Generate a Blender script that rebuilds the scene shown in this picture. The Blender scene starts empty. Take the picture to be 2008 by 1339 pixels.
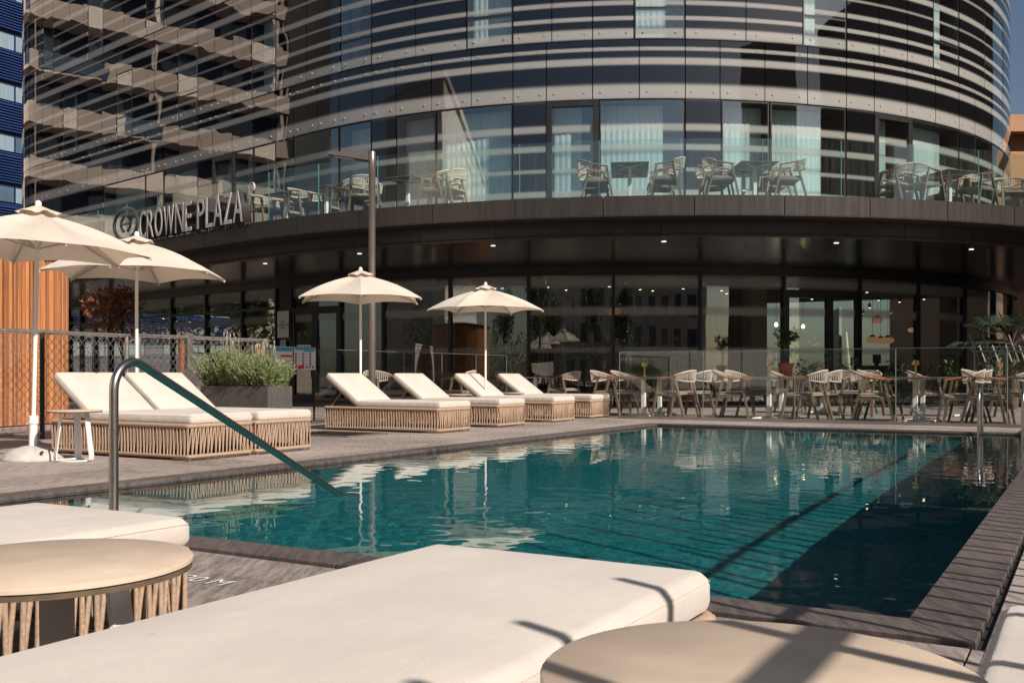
import bpy, bmesh, math, random
import numpy as np
from mathutils import Vector, Matrix

random.seed(7)
rng = np.random.default_rng(7)
sc = bpy.context.scene
COL = sc.collection
R = math.radians

# ------------------------------------------------------------------ camera
EYE = 0.78
cam = bpy.data.cameras.new('camera')
camo = bpy.data.objects.new('camera', cam)
COL.objects.link(camo)
camo.location = (0, 0, EYE)
camo.rotation_euler = (R(90), 0, 0)
cam.sensor_width = 36
cam.lens = 35.03
cam.shift_y = 0.0326
cam.clip_start = 0.05
cam.clip_end = 3000
sc.camera = camo

# ------------------------------------------------------------------ sky and sun
SUN_EL = 38.0
SUN_H = (0.68, -0.735)            # towards the sun, on plan
SUN_ROT = math.degrees(math.atan2(SUN_H[0], SUN_H[1]))
world = bpy.data.worlds.new('World')
sc.world = world
world.use_nodes = True
wn = world.node_tree
sky = wn.nodes.new('ShaderNodeTexSky')
sky.sky_type = 'NISHITA'
sky.sun_disc = False
sky.sun_elevation = R(SUN_EL)
sky.sun_rotation = R(SUN_ROT)
sky.air_density = 1.0
sky.dust_density = 1.2
sky.ozone_density = 0.9
wn.links.new(sky.outputs[0], wn.nodes['Background'].inputs[0])
wn.nodes['Background'].inputs[1].default_value = 0.056

sl = bpy.data.lights.new('sun', 'SUN')
sl.energy = 5.0
sl.color = (1.0, 0.935, 0.845)
sl.angle = R(0.5)
suno = bpy.data.objects.new('sun', sl)
COL.objects.link(suno)
ce = math.cos(R(SUN_EL))
suno.rotation_euler = Vector((-SUN_H[0] * ce, -SUN_H[1] * ce, -math.sin(R(SUN_EL)))).to_track_quat('-Z', 'Y').to_euler()
sl.cycles.is_caustics_light = True      # sunlight reaches the pool floor through the water

sc.view_settings.view_transform = 'Standard'
sc.view_settings.look = 'None'
sc.view_settings.exposure = 0.26
sc.view_settings.gamma = 1.0
sc.cycles.use_denoising = True
sc.cycles.max_bounces = 10
sc.cycles.transparent_max_bounces = 24
sc.cycles.sample_clamp_indirect = 4.0

# ------------------------------------------------------------------ pool frame: s along the pool, t across it
AX = (0.5036, 0.8640)
ROTA = math.atan2(AX[1], AX[0])
def st(s, t, z=0.0):
    return Vector((s * AX[0] - t * AX[1], s * AX[1] + t * AX[0], z))
def P(px, Y):                       # plan position seen at image column px, Y metres ahead
    return (px - 1004.0) / 1954.0 * Y

# ------------------------------------------------------------------ mesh builder
class MB:
    def __init__(self):
        self.v = []; self.f = []; self.u = None
    def add(self, vs, fs):
        o = len(self.v)
        self.v += [tuple(p) for p in vs]
        self.f += [tuple(i + o for i in f) for f in fs]
        return self
    def box(self, x0, x1, y0, y1, z0, z1):
        v = [(x, y, z) for z in (z0, z1) for x, y in ((x0, y0), (x1, y0), (x1, y1), (x0, y1))]
        return self.add(v, [(3, 2, 1, 0), (4, 5, 6, 7), (0, 1, 5, 4), (1, 2, 6, 5), (2, 3, 7, 6), (3, 0, 4, 7)])
    def bar(self, p0, p1, w, h, up=(0, 0, 1), w1=None, h1=None):
        p0 = Vector(p0); p1 = Vector(p1); d = (p1 - p0).normalized(); up = Vector(up)
        x = d.cross(up)
        if x.length < 1e-4: x = d.cross(Vector((1, 0, 0)))
        x.normalize(); y = x.cross(d)
        w1 = w if w1 is None else w1; h1 = h if h1 is None else h1
        v = []
        for p, a, b in ((p0, w, h), (p1, w1, h1)):
            for sx, sy in ((-1, -1), (1, -1), (1, 1), (-1, 1)):
                v.append(p + x * sx * a / 2 + y * sy * b / 2)
        return self.add(v, [(3, 2, 1, 0), (4, 5, 6, 7), (0, 1, 5, 4), (1, 2, 6, 5), (2, 3, 7, 6), (3, 0, 4, 7)])
    def tube(self, pts, r, n=8, closed=False, caps=True):
        pts = [Vector(p) for p in pts]; m = len(pts)
        rr = r if hasattr(r, '__len__') else [r] * m
        vs = []; prev = None
        for i, p in enumerate(pts):
            if closed: d = pts[(i + 1) % m] - pts[i - 1]
            else: d = pts[min(i + 1, m - 1)] - pts[max(i - 1, 0)]
            d.normalize()
            if prev is None:
                x = d.cross(Vector((0, 0, 1)))
                if x.length < 1e-3: x = d.cross(Vector((1, 0, 0)))
            else:
                x = prev - d * prev.dot(d)
            x.normalize(); prev = x; y = d.cross(x)
            for k in range(n):
                a = 2 * math.pi * k / n
                vs.append(p + x * math.cos(a) * rr[i] + y * math.sin(a) * rr[i])
        fs = []
        for i in range(m if closed else m - 1):
            j = (i + 1) % m
            for k in range(n):
                l = (k + 1) % n
                fs.append((i * n + k, i * n + l, j * n + l, j * n + k))
        if caps and not closed:
            fs.append(tuple(range(n - 1, -1, -1))); fs.append(tuple((m - 1) * n + k for k in range(n)))
        return self.add(vs, fs)
    def lathe(self, prof, n=20, c=(0, 0, 0), caps=True):
        vs = []; m = len(prof)
        for r, z in prof:
            for k in range(n):
                a = 2 * math.pi * k / n
                vs.append((c[0] + r * math.cos(a), c[1] + r * math.sin(a), c[2] + z))
        fs = [(i * n + k, i * n + (k + 1) % n, (i + 1) * n + (k + 1) % n, (i + 1) * n + k) for i in range(m - 1) for k in range(n)]
        if caps:
            fs.append(tuple(range(n - 1, -1, -1))); fs.append(tuple((m - 1) * n + k for k in range(n)))
        return self.add(vs, fs)
    def prism(self, poly, z0, z1):
        n = len(poly)
        v = [(x, y, z0) for x, y in poly] + [(x, y, z1) for x, y in poly]
        f = [tuple(range(n - 1, -1, -1)), tuple(range(n, 2 * n))] + [(i, (i + 1) % n, n + (i + 1) % n, n + i) for i in range(n)]
        return self.add(v, f)
    def slab(self, cv, u0, u1, z0, z1, o0, o1, n=4):
        """curved slab on plan curve cv between u0..u1, heights z0..z1, offsets o0 (inner) .. o1 (outer)"""
        vs = []; us = []
        for i in range(n + 1):
            u = u0 + (u1 - u0) * i / n
            for o, z in ((o0, z0), (o1, z0), (o1, z1), (o0, z1)):
                p = cv.at(u, o); vs.append((p[0], p[1], z)); us.append(u)
        fs = []
        for i in range(n):
            a = i * 4; b = a + 4
            for k in range(4):
                l = (k + 1) % 4
                fs.append((a + k, a + l, b + l, b + k))
        fs.append((0, 3, 2, 1)); fs.append((n * 4, n * 4 + 1, n * 4 + 2, n * 4 + 3))
        if self.u is None: self.u = []
        self.u += us
        return self.add(vs, fs)
    def mesh(self, name, mat, smooth=None, bevel=0, weld=False):
        me = bpy.data.meshes.new(name)
        me.from_pydata(self.v, [], self.f)
        if bevel or weld:
            bm = bmesh.new(); bm.from_mesh(me)
            if weld: bmesh.ops.remove_doubles(bm, verts=bm.verts, dist=1e-4)
            if bevel: bmesh.ops.bevel(bm, geom=bm.edges[:], offset=bevel, segments=1, affect='EDGES', clamp_overlap=True)
            bmesh.ops.recalc_face_normals(bm, faces=bm.faces)
            bm.to_mesh(me); bm.free()
        if self.u is not None and len(self.u) == len(me.vertices):
            at = me.attributes.new('run', 'FLOAT', 'POINT')
            at.data.foreach_set('value', self.u)
        if smooth is not None:
            me.shade_smooth(); me.set_sharp_from_angle(angle=R(smooth))
        me.materials.append(mat); me.update()
        return me
    def build(self, name, mat, parent=None, **k):
        return link(name, self.mesh(name, mat, **k), parent)

def link(name, data, parent=None, loc=None, rotz=None):
    o = bpy.data.objects.new(name, data)
    COL.objects.link(o)
    if parent is not None: o.parent = parent
    if loc is not None: o.location = loc
    if rotz is not None: o.rotation_euler = (0, 0, rotz)
    return o
def tag(o, label=None, cat=None, group=None, kind=None):
    if label: o['label'] = label
    if cat: o['category'] = cat
    if group: o['group'] = group
    if kind: o['kind'] = kind
    return o
def thing(name, label, cat, loc=(0, 0, 0), rotz=0.0, group=None):
    o = link(name, None, None, loc, rotz); o.empty_display_size = 0.2
    return tag(o, label, cat, group)
def stuff(o): o['kind'] = 'stuff'; return o
def structure(o): o['kind'] = 'structure'; return o
def copy_tree(o, parent=None):
    c = o.copy(); COL.objects.link(c); c.parent = parent
    for ch in list(o.children): copy_tree(ch, c)
    return c
def place(proto, first, label, loc, rotz, group=None):
    r = proto if first else copy_tree(proto)
    r.location = loc; r.rotation_euler = (0, 0, rotz)
    r['label'] = label
    if group: r['group'] = group
    return r

# ------------------------------------------------------------------ materials
def nodes(name):
    m = bpy.data.materials.new(name); m.use_nodes = True
    nt = m.node_tree
    return m, nt, nt.nodes['Principled BSDF'], nt.nodes['Material Output']
def N(nt, typ, **kw):
    n = nt.nodes.new(typ)
    for k, v in kw.items(): setattr(n, k, v)
    return n
def L(nt, a, b): nt.links.new(a, b)
def math_node(nt, op, a, b=None, c=None, clamp=False):
    n = N(nt, 'ShaderNodeMath', operation=op, use_clamp=clamp)
    for i, x in enumerate((a, b, c)):
        if x is None: continue
        if isinstance(x, (int, float)): n.inputs[i].default_value = x
        else: L(nt, x, n.inputs[i])
    return n.outputs[0]
def mixc(nt, fac, a, b):
    n = N(nt, 'ShaderNodeMix', data_type='RGBA')
    for i, x in ((0, fac), (6, a), (7, b)):
        if isinstance(x, (int, float)): n.inputs[i].default_value = x
        elif isinstance(x, tuple): n.inputs[i].default_value = (*x, 1) if len(x) == 3 else x
        else: L(nt, x, n.inputs[i])
    return n.outputs[2]
def noise(nt, vec, scale, detail=4, rough=0.55):
    n = N(nt, 'ShaderNodeTexNoise'); n.inputs['Scale'].default_value = scale
    n.inputs['Detail'].default_value = detail; n.inputs['Roughness'].default_value = rough
    L(nt, vec, n.inputs['Vector']); return n.outputs['Fac']
def ramp(nt, fac, stops, interp='LINEAR'):
    n = N(nt, 'ShaderNodeValToRGB'); n.color_ramp.interpolation = interp
    e = n.color_ramp.elements
    while len(e) < len(stops): e.new(0.5)
    for i, (p, c) in enumerate(stops):
        e[i].position = p; e[i].color = (c, c, c, 1) if isinstance(c, (int, float)) else (*c, 1)
    L(nt, fac, n.inputs[0]); return n.outputs[0]
def bump(nt, h, strength, dist, bs, nrm=None):
    b = N(nt, 'ShaderNodeBump'); b.inputs['Strength'].default_value = strength; b.inputs['Distance'].default_value = dist
    L(nt, h, b.inputs['Height'])
    L(nt, b.outputs[0], bs.inputs['Normal']); return b
def mapped(nt, scale=(1, 1, 1), coord='Object'):
    tc = N(nt, 'ShaderNodeTexCoord'); mp = N(nt, 'ShaderNodeMapping'); mp.inputs['Scale'].default_value = scale
    L(nt, tc.outputs[coord], mp.inputs[0]); return mp.outputs[0]
def plain(name, col, rough=0.5, metal=0.0, var=0.12, nscale=6.0, stretch=(1, 1, 1), bmp=0.0, bscale=60.0, bdist=0.002, rnd=0.0, ior=1.45, second=None, rvar=0.1):
    m, nt, bs, out = nodes(name)
    v = mapped(nt, stretch)
    nz = noise(nt, v, nscale, 5)
    lo = tuple(c * (1 - var) for c in col); hi = tuple(min(1, c * (1 + var)) for c in col)
    if second: hi = second
    f = ramp(nt, nz, [(0.3, 0.0), (0.7, 1.0)])
    c = mixc(nt, f, lo, hi)
    if rnd:
        oi = N(nt, 'ShaderNodeObjectInfo')
        k = math_node(nt, 'MULTIPLY_ADD', oi.outputs['Random'], 2 * rnd, 1 - rnd)
        hs = N(nt, 'ShaderNodeHueSaturation'); L(nt, k, hs.inputs['Value']); L(nt, c, hs.inputs['Color']); c = hs.outputs[0]
    L(nt, c, bs.inputs['Base Color'])
    bs.inputs['Metallic'].default_value = metal; bs.inputs['IOR'].default_value = ior
    rf = math_node(nt, 'MULTIPLY_ADD', nz, 2 * rvar, rough - rvar, clamp=True); L(nt, rf, bs.inputs['Roughness'])
    if bmp:
        bump(nt, noise(nt, v, bscale, 3), bmp, bdist, bs)
    return m
def emit(name, col, k):
    m, nt, bs, out = nodes(name)
    bs.inputs['Base Color'].default_value = (*col, 1); bs.inputs['Emission Color'].default_value = (*col, 1)
    bs.inputs['Emission Strength'].default_value = k
    return m
def thin_glass(name, tint, f0, rough=0.0, wavy=0.0, wscale=0.8, dirt=0.0, dots=None, bands=None):
    """sheet of glass: tinted see-through plus a mirror share that grows towards grazing view"""
    m, nt, bs, out = nodes(name); nt.nodes.remove(bs)
    tr = N(nt, 'ShaderNodeBsdfTransparent'); tr.inputs[0].default_value = (*tint, 1)
    gl = N(nt, 'ShaderNodeBsdfGlossy'); gl.inputs['Roughness'].default_value = rough; gl.inputs[0].default_value = (0.95, 0.97, 0.97, 1)
    lw = N(nt, 'ShaderNodeLayerWeight'); lw.inputs[0].default_value = 0.5
    p5 = math_node(nt, 'POWER', lw.outputs['Facing'], 5.0)
    f = math_node(nt, 'MULTIPLY_ADD', p5, 1 - f0, f0)
    mx = N(nt, 'ShaderNodeMixShader'); L(nt, f, mx.inputs[0]); L(nt, tr.outputs[0], mx.inputs[1]); L(nt, gl.outputs[0], mx.inputs[2])
    res = mx.outputs[0]
    if wavy:
        g = N(nt, 'ShaderNodeNewGeometry')
        b = N(nt, 'ShaderNodeBump'); b.inputs['Strength'].default_value = wavy; b.inputs['Distance'].default_value = 0.05
        L(nt, noise(nt, g.outputs['Position'], wscale, 1), b.inputs['Height']); L(nt, b.outputs[0], gl.inputs['Normal'])
    if dirt or dots:
        df = N(nt, 'ShaderNodeBsdfDiffuse'); df.inputs[0].default_value = (0.5, 0.48, 0.44, 1)
        m2 = N(nt, 'ShaderNodeMixShader')
        if dots: L(nt, frit(nt, dots, bands=bands), m2.inputs[0])
        else:
            v = mapped(nt, (6, 6, 0.35))
            L(nt, math_node(nt, 'MULTIPLY', ramp(nt, noise(nt, v, 3, 4), [(0.4, 0.15), (0.75, 1.0)]), dirt), m2.inputs[0])
        L(nt, res, m2.inputs[1]); L(nt, df.outputs[0], m2.inputs[2]); res = m2.outputs[0]
    L(nt, res, out.inputs[0])
    return m

# printed white bands on the facade glass, by height (centre, half height, strength)
BANDS = [(4.92, .10, .85), (5.45, .07, .7), (5.96, .10, .8), (6.41, .12, .75), (7.22, .22, 1.0), (7.91, .11, .9), (8.19, .06, .8),
         (8.54, .15, 1.0), (8.89, .07, .8), (9.24, .08, .75), (9.62, .05, .6), (9.98, .10, .8), (10.45, .06, .6), (10.85, .13, .85),
         (11.22, .05, .6), (11.56, .15, .95), (11.95, .07, .7), (12.35, .09, .75), (12.8, .05, .6), (13.2, .12, .8), (13.75, .07, .7), (14.15, .1, .8),
         (14.56, .15, .95), (15.0, .07, .7), (15.5, .09, .75), (16.1, .12, .8), (16.7, .07, .7), (17.2, .1, .8)]
SHOP_BANDS = [(3.16, .22, .62), (2.42, .17, .66), (1.42, .12, .55)]
def frit(nt, gain=1.0, pitch=0.05, bands=None):
    g = N(nt, 'ShaderNodeNewGeometry'); sx = N(nt, 'ShaderNodeSeparateXYZ'); L(nt, g.outputs['Position'], sx.inputs[0])
    z = sx.outputs['Z']
    tot = None
    for c, h, k in (bands or BANDS):
        if bands is None and gain < 0.9 and not (4 < c < 7.0 or 8.4 < c < 12): continue
        d = math_node(nt, 'ABSOLUTE', math_node(nt, 'SUBTRACT', z, c))
        v = N(nt, 'ShaderNodeMapRange', interpolation_type='SMOOTHERSTEP')
        v.inputs['From Min'].default_value = h * 0.15; v.inputs['From Max'].default_value = h * 1.4
        v.inputs['To Min'].default_value = k; v.inputs['To Max'].default_value = 0
        L(nt, d, v.inputs['Value'])
        tot = v.outputs[0] if tot is None else math_node(nt, 'MAXIMUM', tot, v.outputs[0])
    at = N(nt, 'ShaderNodeAttribute', attribute_name='run')
    k = 2 * math.pi / pitch
    a = math_node(nt, 'SINE', math_node(nt, 'MULTIPLY', at.outputs['Fac'], k))
    b = math_node(nt, 'SINE', math_node(nt, 'MULTIPLY', z, k))
    dot = math_node(nt, 'MULTIPLY', a, b)                     # -1..1 lattice
    x = math_node(nt, 'ADD', math_node(nt, 'MULTIPLY_ADD', tot, 1.9, -1.05), math_node(nt, 'MULTIPLY', dot, 0.55))
    v = N(nt, 'ShaderNodeMapRange', interpolation_type='SMOOTHSTEP')
    v.inputs['From Min'].default_value = -0.45; v.inputs['From Max'].default_value = 0.45
    v.inputs['To Min'].default_value = 0.0; v.inputs['To Max'].default_value = gain
    L(nt, x, v.inputs['Value'])
    return v.outputs[0]

def facade_material():
    m, nt, bs, out = nodes('facade_printed_glass')
    f = frit(nt, 1.0)
    g = N(nt, 'ShaderNodeNewGeometry'); oi = N(nt, 'ShaderNodeObjectInfo')
    c = mixc(nt, f, (0.005, 0.005, 0.006), (0.33, 0.31, 0.285))
    L(nt, c, bs.inputs['Base Color'])
    bs.inputs['IOR'].default_value = 1.82
    bs.inputs['Roughness'].default_value = 0.012
    off = N(nt, 'ShaderNodeVectorMath', operation='ADD')
    cmb = N(nt, 'ShaderNodeCombineXYZ')
    L(nt, math_node(nt, 'MULTIPLY', oi.outputs['Random'], 37.0), cmb.inputs[0]); L(nt, math_node(nt, 'MULTIPLY', oi.outputs['Random'], 19.0), cmb.inputs[2])
    L(nt, g.outputs['Position'], off.inputs[0]); L(nt, cmb.outputs[0], off.inputs[1])
    n1 = noise(nt, off.outputs[0], 0.55, 1.5, 0.5)
    bump(nt, n1, 0.27, 0.05, bs)
    return m

def fabric(name, col, through=0.0):
    m, nt, bs, out = nodes(name)
    v = mapped(nt)
    n1 = noise(nt, v, 3.0, 4); n2 = noise(nt, v, 220.0, 2); n3 = noise(nt, v, 38.0, 3)
    a = mixc(nt, ramp(nt, n1, [(0.35, 0), (0.7, 1)]), tuple(c * 0.93 for c in col), tuple(min(1, c * 1.05) for c in col))
    k = math_node(nt, 'MULTIPLY_ADD', n2, 0.22, 0.89)
    hs = N(nt, 'ShaderNodeHueSaturation'); L(nt, k, hs.inputs['Value']); L(nt, a, hs.inputs['Color'])
    spots = ramp(nt, noise(nt, v, 16.0, 1), [(0.78, 0.0), (0.82, 1.0)])
    c = mixc(nt, math_node(nt, 'MULTIPLY', spots, 0.35), hs.outputs[0], tuple(x * 0.6 for x in col))
    L(nt, c, bs.inputs['Base Color']); bs.inputs['Roughness'].default_value = 0.9
    bs.inputs['Sheen Weight'].default_value = 0.25; bs.inputs['Specular IOR Level'].default_value = 0.15
    w = N(nt, 'ShaderNodeMath', operation='ADD'); L(nt, math_node(nt, 'MULTIPLY', n2, 0.25), w.inputs[0])
    L(nt, math_node(nt, 'MULTIPLY', noise(nt, v, 5.0, 2), 4.0), w.inputs[1])
    bump(nt, w.outputs[0], 0.5, 0.006, bs)
    if through:
        tl = N(nt, 'ShaderNodeBsdfTranslucent'); tl.inputs[0].default_value = (col[0] * .95, col[1] * .78, col[2] * .62, 1)
        mx = N(nt, 'ShaderNodeMixShader'); mx.inputs[0].default_value = through
        L(nt, bs.outputs[0], mx.inputs[1]); L(nt, tl.outputs[0], mx.inputs[2]); L(nt, mx.outputs[0], out.inputs[0])
    return m

def tiles_material(name, col, rnd=0.16):
    m, nt, bs, out = nodes(name)
    g = N(nt, 'ShaderNodeNewGeometry'); pos = g.outputs['Position']
    oi = N(nt, 'ShaderNodeObjectInfo')
    mp = N(nt, 'ShaderNodeMapping'); mp.inputs['Rotation'].default_value = (0, 0, -ROTA); mp.inputs['Scale'].default_value = (7.0, 1.0, 1.0)
    L(nt, pos, mp.inputs[0])
    streak = noise(nt, mp.outputs[0], 5.0, 6, 0.65); fine = noise(nt, pos, 90.0, 3, 0.7); big = noise(nt, pos, 0.55, 5)
    k = math_node(nt, 'MULTIPLY_ADD', oi.outputs['Random'], 2 * rnd, 1 - rnd - 0.58)
    k = math_node(nt, 'MULTIPLY_ADD', ramp(nt, streak, [(0.38, 0.0), (0.62, 1.0)]), 0.56, k)
    k = math_node(nt, 'MULTIPLY_ADD', ramp(nt, fine, [(0.38, 0.0), (0.62, 1.0)]), 0.28, k)
    k = math_node(nt, 'MULTIPLY_ADD', ramp(nt, big, [(0.38, 0.0), (0.62, 1.0)]), 0.32, k)
    hs = N(nt, 'ShaderNodeHueSaturation'); hs.inputs['Color'].default_value = (*col, 1); L(nt, k, hs.inputs['Value'])
    specks = ramp(nt, noise(nt, pos, 26.0, 2), [(0.77, 0.0), (0.80, 1.0)])
    c = mixc(nt, math_node(nt, 'MULTIPLY', specks, 0.4), hs.outputs[0], (0.45, 0.40, 0.36))
    L(nt, c, bs.inputs['Base Color'])
    L(nt, math_node(nt, 'MULTIPLY_ADD', streak, 0.35, 0.42), bs.inputs['Roughness'])
    bump(nt, fine, 0.25, 0.002, bs)
    return m

def wood_material(name, a, b, scale=3.0, rnd=0.2, rough=0.6):
    m, nt, bs, out = nodes(name)
    tc = N(nt, 'ShaderNodeTexCoord'); oi = N(nt, 'ShaderNodeObjectInfo')
    va = N(nt, 'ShaderNodeVectorMath', operation='ADD'); L(nt, tc.outputs['Object'], va.inputs[0]); L(nt, oi.outputs['Random'], va.inputs[1])
    mp = N(nt, 'ShaderNodeMapping'); mp.inputs['Scale'].default_value = (14, 14, 0.7); L(nt, va.outputs[0], mp.inputs[0])
    n1 = noise(nt, mp.outputs[0], scale, 6, 0.6)
    c = mixc(nt, ramp(nt, n1, [(0.3, 0), (0.7, 1)]), a, b)
    hs = N(nt, 'ShaderNodeHueSaturation'); L(nt, c, hs.inputs['Color'])
    L(nt, math_node(nt, 'MULTIPLY_ADD', oi.outputs['Random'], 2 * rnd, 1 - rnd), hs.inputs['Value'])
    kn = ramp(nt, noise(nt, va.outputs[0], 7.0, 1), [(0.76, 0), (0.82, 1)])
    c2 = mixc(nt, kn, hs.outputs[0], tuple(x * 0.45 for x in a))
    L(nt, c2, bs.inputs['Base Color']); bs.inputs['Roughness'].default_value = rough
    bump(nt, n1, 0.3, 0.003, bs)
    return m

M = {}
M['facade'] = facade_material()
M['backing'] = plain('black_backing', (0.012, 0.012, 0.012), 0.7)
M['frame'] = plain('anthracite_frame', (0.022, 0.020, 0.019), 0.38, var=0.2)
M['fascia'] = plain('bronze_aluminium', (0.055, 0.045, 0.039), 0.36, metal=0.35, var=0.18, nscale=2.0, stretch=(6, 6, 0.4), rnd=0.06, rvar=0.06)
M['soffit'] = plain('dark_soffit_metal', (0.20, 0.172, 0.145), 0.20, metal=1.0, var=0.15, nscale=1.0, rnd=0.05, rvar=0.05)
M['win'] = thin_glass('window_glass', (0.90, 0.95, 0.955), 0.15, wavy=0.16, wscale=0.6, dots=0.42)
M['shop'] = thin_glass('restaurant_glass', (0.80, 0.83, 0.79), 0.13, wavy=0.14, wscale=0.55, dots=0.6, bands=SHOP_BANDS)
M['rail_glass'] = thin_glass('balustrade_glass', (0.88, 0.95, 0.93), 0.055, dirt=0.035)
M['pool_glass'] = thin_glass('pool_fence_glass', (0.94, 0.96, 0.95), 0.038, dirt=0.002)
M['glass_edge'] = plain('green_glass_edge', (0.12, 0.32, 0.30), 0.2)
M['edge_grey'] = plain('polished_glass_edge', (0.16, 0.19, 0.175), 0.25)
M['curtain'] = plain('pale_curtain', (0.66, 0.69, 0.65), 0.9, var=0.10, nscale=2.0, stretch=(9, 9, 0.2))
M['curtain_warm'] = plain('rust_curtain', (0.36, 0.13, 0.05), 0.9, var=0.2, nscale=2.0, stretch=(9, 9, 0.2))
M['room'] = plain('room_wall', (0.20, 0.18, 0.16), 0.8)
M['cushion'] = fabric('beige_fabric', (0.575, 0.50, 0.437))
M['canopy'] = fabric('canopy_fabric', (0.72, 0.63, 0.53), through=0.22)
M['seam'] = plain('cushion_seam', (0.56, 0.48, 0.41), 0.9)
M['rope'] = plain('tan_rope', (0.385, 0.26, 0.178), 0.75, var=0.25, nscale=90, bmp=0.5, bscale=300, bdist=0.002)
M['rope_grey'] = plain('grey_rope', (0.48, 0.40, 0.34), 0.8, var=0.2, nscale=60)
M['tan_metal'] = plain('tan_powder_coat', (0.36, 0.25, 0.16), 0.45)
M['table_top'] = plain('taupe_laminate', (0.57, 0.445, 0.34), 0.42, ior=1.3, var=0.10, nscale=9.0, bmp=0.12, bscale=240, bdist=0.001, rvar=0.12)
M['table_edge'] = plain('dark_laminate_edge', (0.10, 0.07, 0.045), 0.5, var=0.3, nscale=30)
M['white_metal'] = plain('white_powder_coat', (0.74, 0.71, 0.67), 0.4, var=0.03)
M['concrete'] = plain('pale_concrete', (0.46, 0.42, 0.38), 0.8, var=0.15, nscale=14, bmp=0.3, bscale=120)
M['steel'] = plain('brushed_steel', (0.42, 0.385, 0.355), 0.30, metal=1.0, var=0.06, nscale=40, rvar=0.04)
M['galv'] = plain('galvanised_steel', (0.50, 0.46, 0.42), 0.38, metal=0.9, var=0.15, nscale=20)
M['rust'] = plain('rusty_steel', (0.28, 0.10, 0.045), 0.7, var=0.35, nscale=20)
M['tile'] = tiles_material('deck_porcelain', (0.30, 0.245, 0.218))
M['coping'] = tiles_material('dark_coping_stone', (0.095, 0.073, 0.065), 0.14)
M['slot'] = plain('drain_slot', (0.012, 0.011, 0.011), 0.9)
M['ground'] = plain('street_paving', (0.17, 0.15, 0.14), 0.85, var=0.2, nscale=0.6)
M['white_paint'] = plain('white_paint', (0.72, 0.70, 0.68), 0.6)
M['black_paint'] = plain('black_paint', (0.02, 0.018, 0.016), 0.5)
M['teak'] = wood_material('teak', (0.22, 0.085, 0.035), (0.36, 0.15, 0.065), rnd=0.1)
M['grey_wood'] = wood_material('weathered_wood', (0.11, 0.077, 0.048), (0.21, 0.15, 0.10), rnd=0.1)
M['cladding'] = wood_material('orange_cladding', (0.36, 0.125, 0.042), (0.56, 0.235, 0.095), rnd=0.42)
M['dark_top'] = plain('charcoal_table_top', (0.10, 0.085, 0.072), 0.35, var=0.1)
M['seat_dark'] = plain('seat_weave', (0.30, 0.24, 0.19), 0.85, var=0.15, nscale=50)
M['brass'] = plain('brushed_brass', (0.62, 0.42, 0.17), 0.25, metal=1.0)
M['lamp_grey'] = plain('lamp_post_grey', (0.20, 0.165, 0.145), 0.32, metal=0.6, var=0.05)
M['planter'] = plain('grey_planter', (0.085, 0.072, 0.066), 0.65, var=0.18, nscale=10, bmp=0.3, bscale=80)
M['soil'] = plain('soil', (0.03, 0.02, 0.015), 0.95)
M['letter_face'] = plain('satin_letter_metal', (0.62, 0.58, 0.54), 0.35, metal=0.15, var=0.05)
M['letter_side'] = plain('dark_letter_return', (0.16, 0.14, 0.13), 0.22, metal=0.7)
M['sign_white'] = plain('sign_white', (0.72, 0.70, 0.69), 0.4, var=0.02)
M['sign_blue'] = plain('sign_blue', (0.03, 0.36, 0.58), 0.4)
M['sign_red'] = plain('sign_red', (0.62, 0.035, 0.05), 0.4)
M['sign_navy'] = plain('sign_navy', (0.03, 0.05, 0.16), 0.4)
M['plaque'] = plain('plaque_grey', (0.80, 0.74, 0.68), 0.5, var=0.03)
M['navy'] = plain('navy_louvre', (0.014, 0.032, 0.115), 0.42, var=0.15, nscale=0.6)
M['stone_beige'] = plain('beige_render', (0.66, 0.52, 0.43), 0.85, var=0.08, nscale=0.5)
M['stone_white'] = plain('white_render', (0.70, 0.64, 0.57), 0.85, var=0.06, nscale=0.4)
M['brown_build'] = plain('brown_brick', (0.16, 0.10, 0.07), 0.85, var=0.2, nscale=1.0)
M['tan_build'] = plain('tan_stucco', (0.46, 0.24, 0.13), 0.85, var=0.1, nscale=1.0)
M['far_glass'] = plain('far_window_glass', (0.06, 0.10, 0.14), 0.12, var=0.3, nscale=0.8, ior=1.9)
M['blind'] = plain('pale_window_blind', (0.20, 0.26, 0.30), 0.5, var=0.15, nscale=2.0, stretch=(6, 6, .3))
M['int_floor'] = plain('interior_floor', (0.14, 0.11, 0.09), 0.3)
M['int_wall'] = plain('interior_wall', (0.17, 0.145, 0.115), 0.8, var=0.3, nscale=1.5, stretch=(6, 6, 0.3))
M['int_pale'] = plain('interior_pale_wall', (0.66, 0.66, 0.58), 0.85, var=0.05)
M['int_ceiling'] = plain('interior_ceiling', (0.035, 0.033, 0.03), 0.7)
M['spot'] = emit('warm_spot', (1.0, 0.80, 0.55), 9.0)
M['downlight'] = emit('white_downlight', (1.0, 0.93, 0.82), 1.6)
M['pendant'] = emit('peach_pendant', (0.85, 0.42, 0.22), 0.30)
M['bulb'] = emit('bulb', (1.0, 0.72, 0.36), 9.0)
def leaf_mat(name, a, b):
    m, nt, bs, out = nodes(name)
    g = N(nt, 'ShaderNodeNewGeometry')
    c = mixc(nt, g.outputs['Random Per Island'], a, b)
    L(nt, c, bs.inputs['Base Color']); bs.inputs['Roughness'].default_value = 0.55
    tl = N(nt, 'ShaderNodeBsdfTranslucent'); L(nt, c, tl.inputs[0])
    mx = N(nt, 'ShaderNodeMixShader'); mx.inputs[0].default_value = 0.22
    L(nt, bs.outputs[0], mx.inputs[1]); L(nt, tl.outputs[0], mx.inputs[2]); L(nt, mx.outputs[0], out.inputs[0])
    return m
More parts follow.
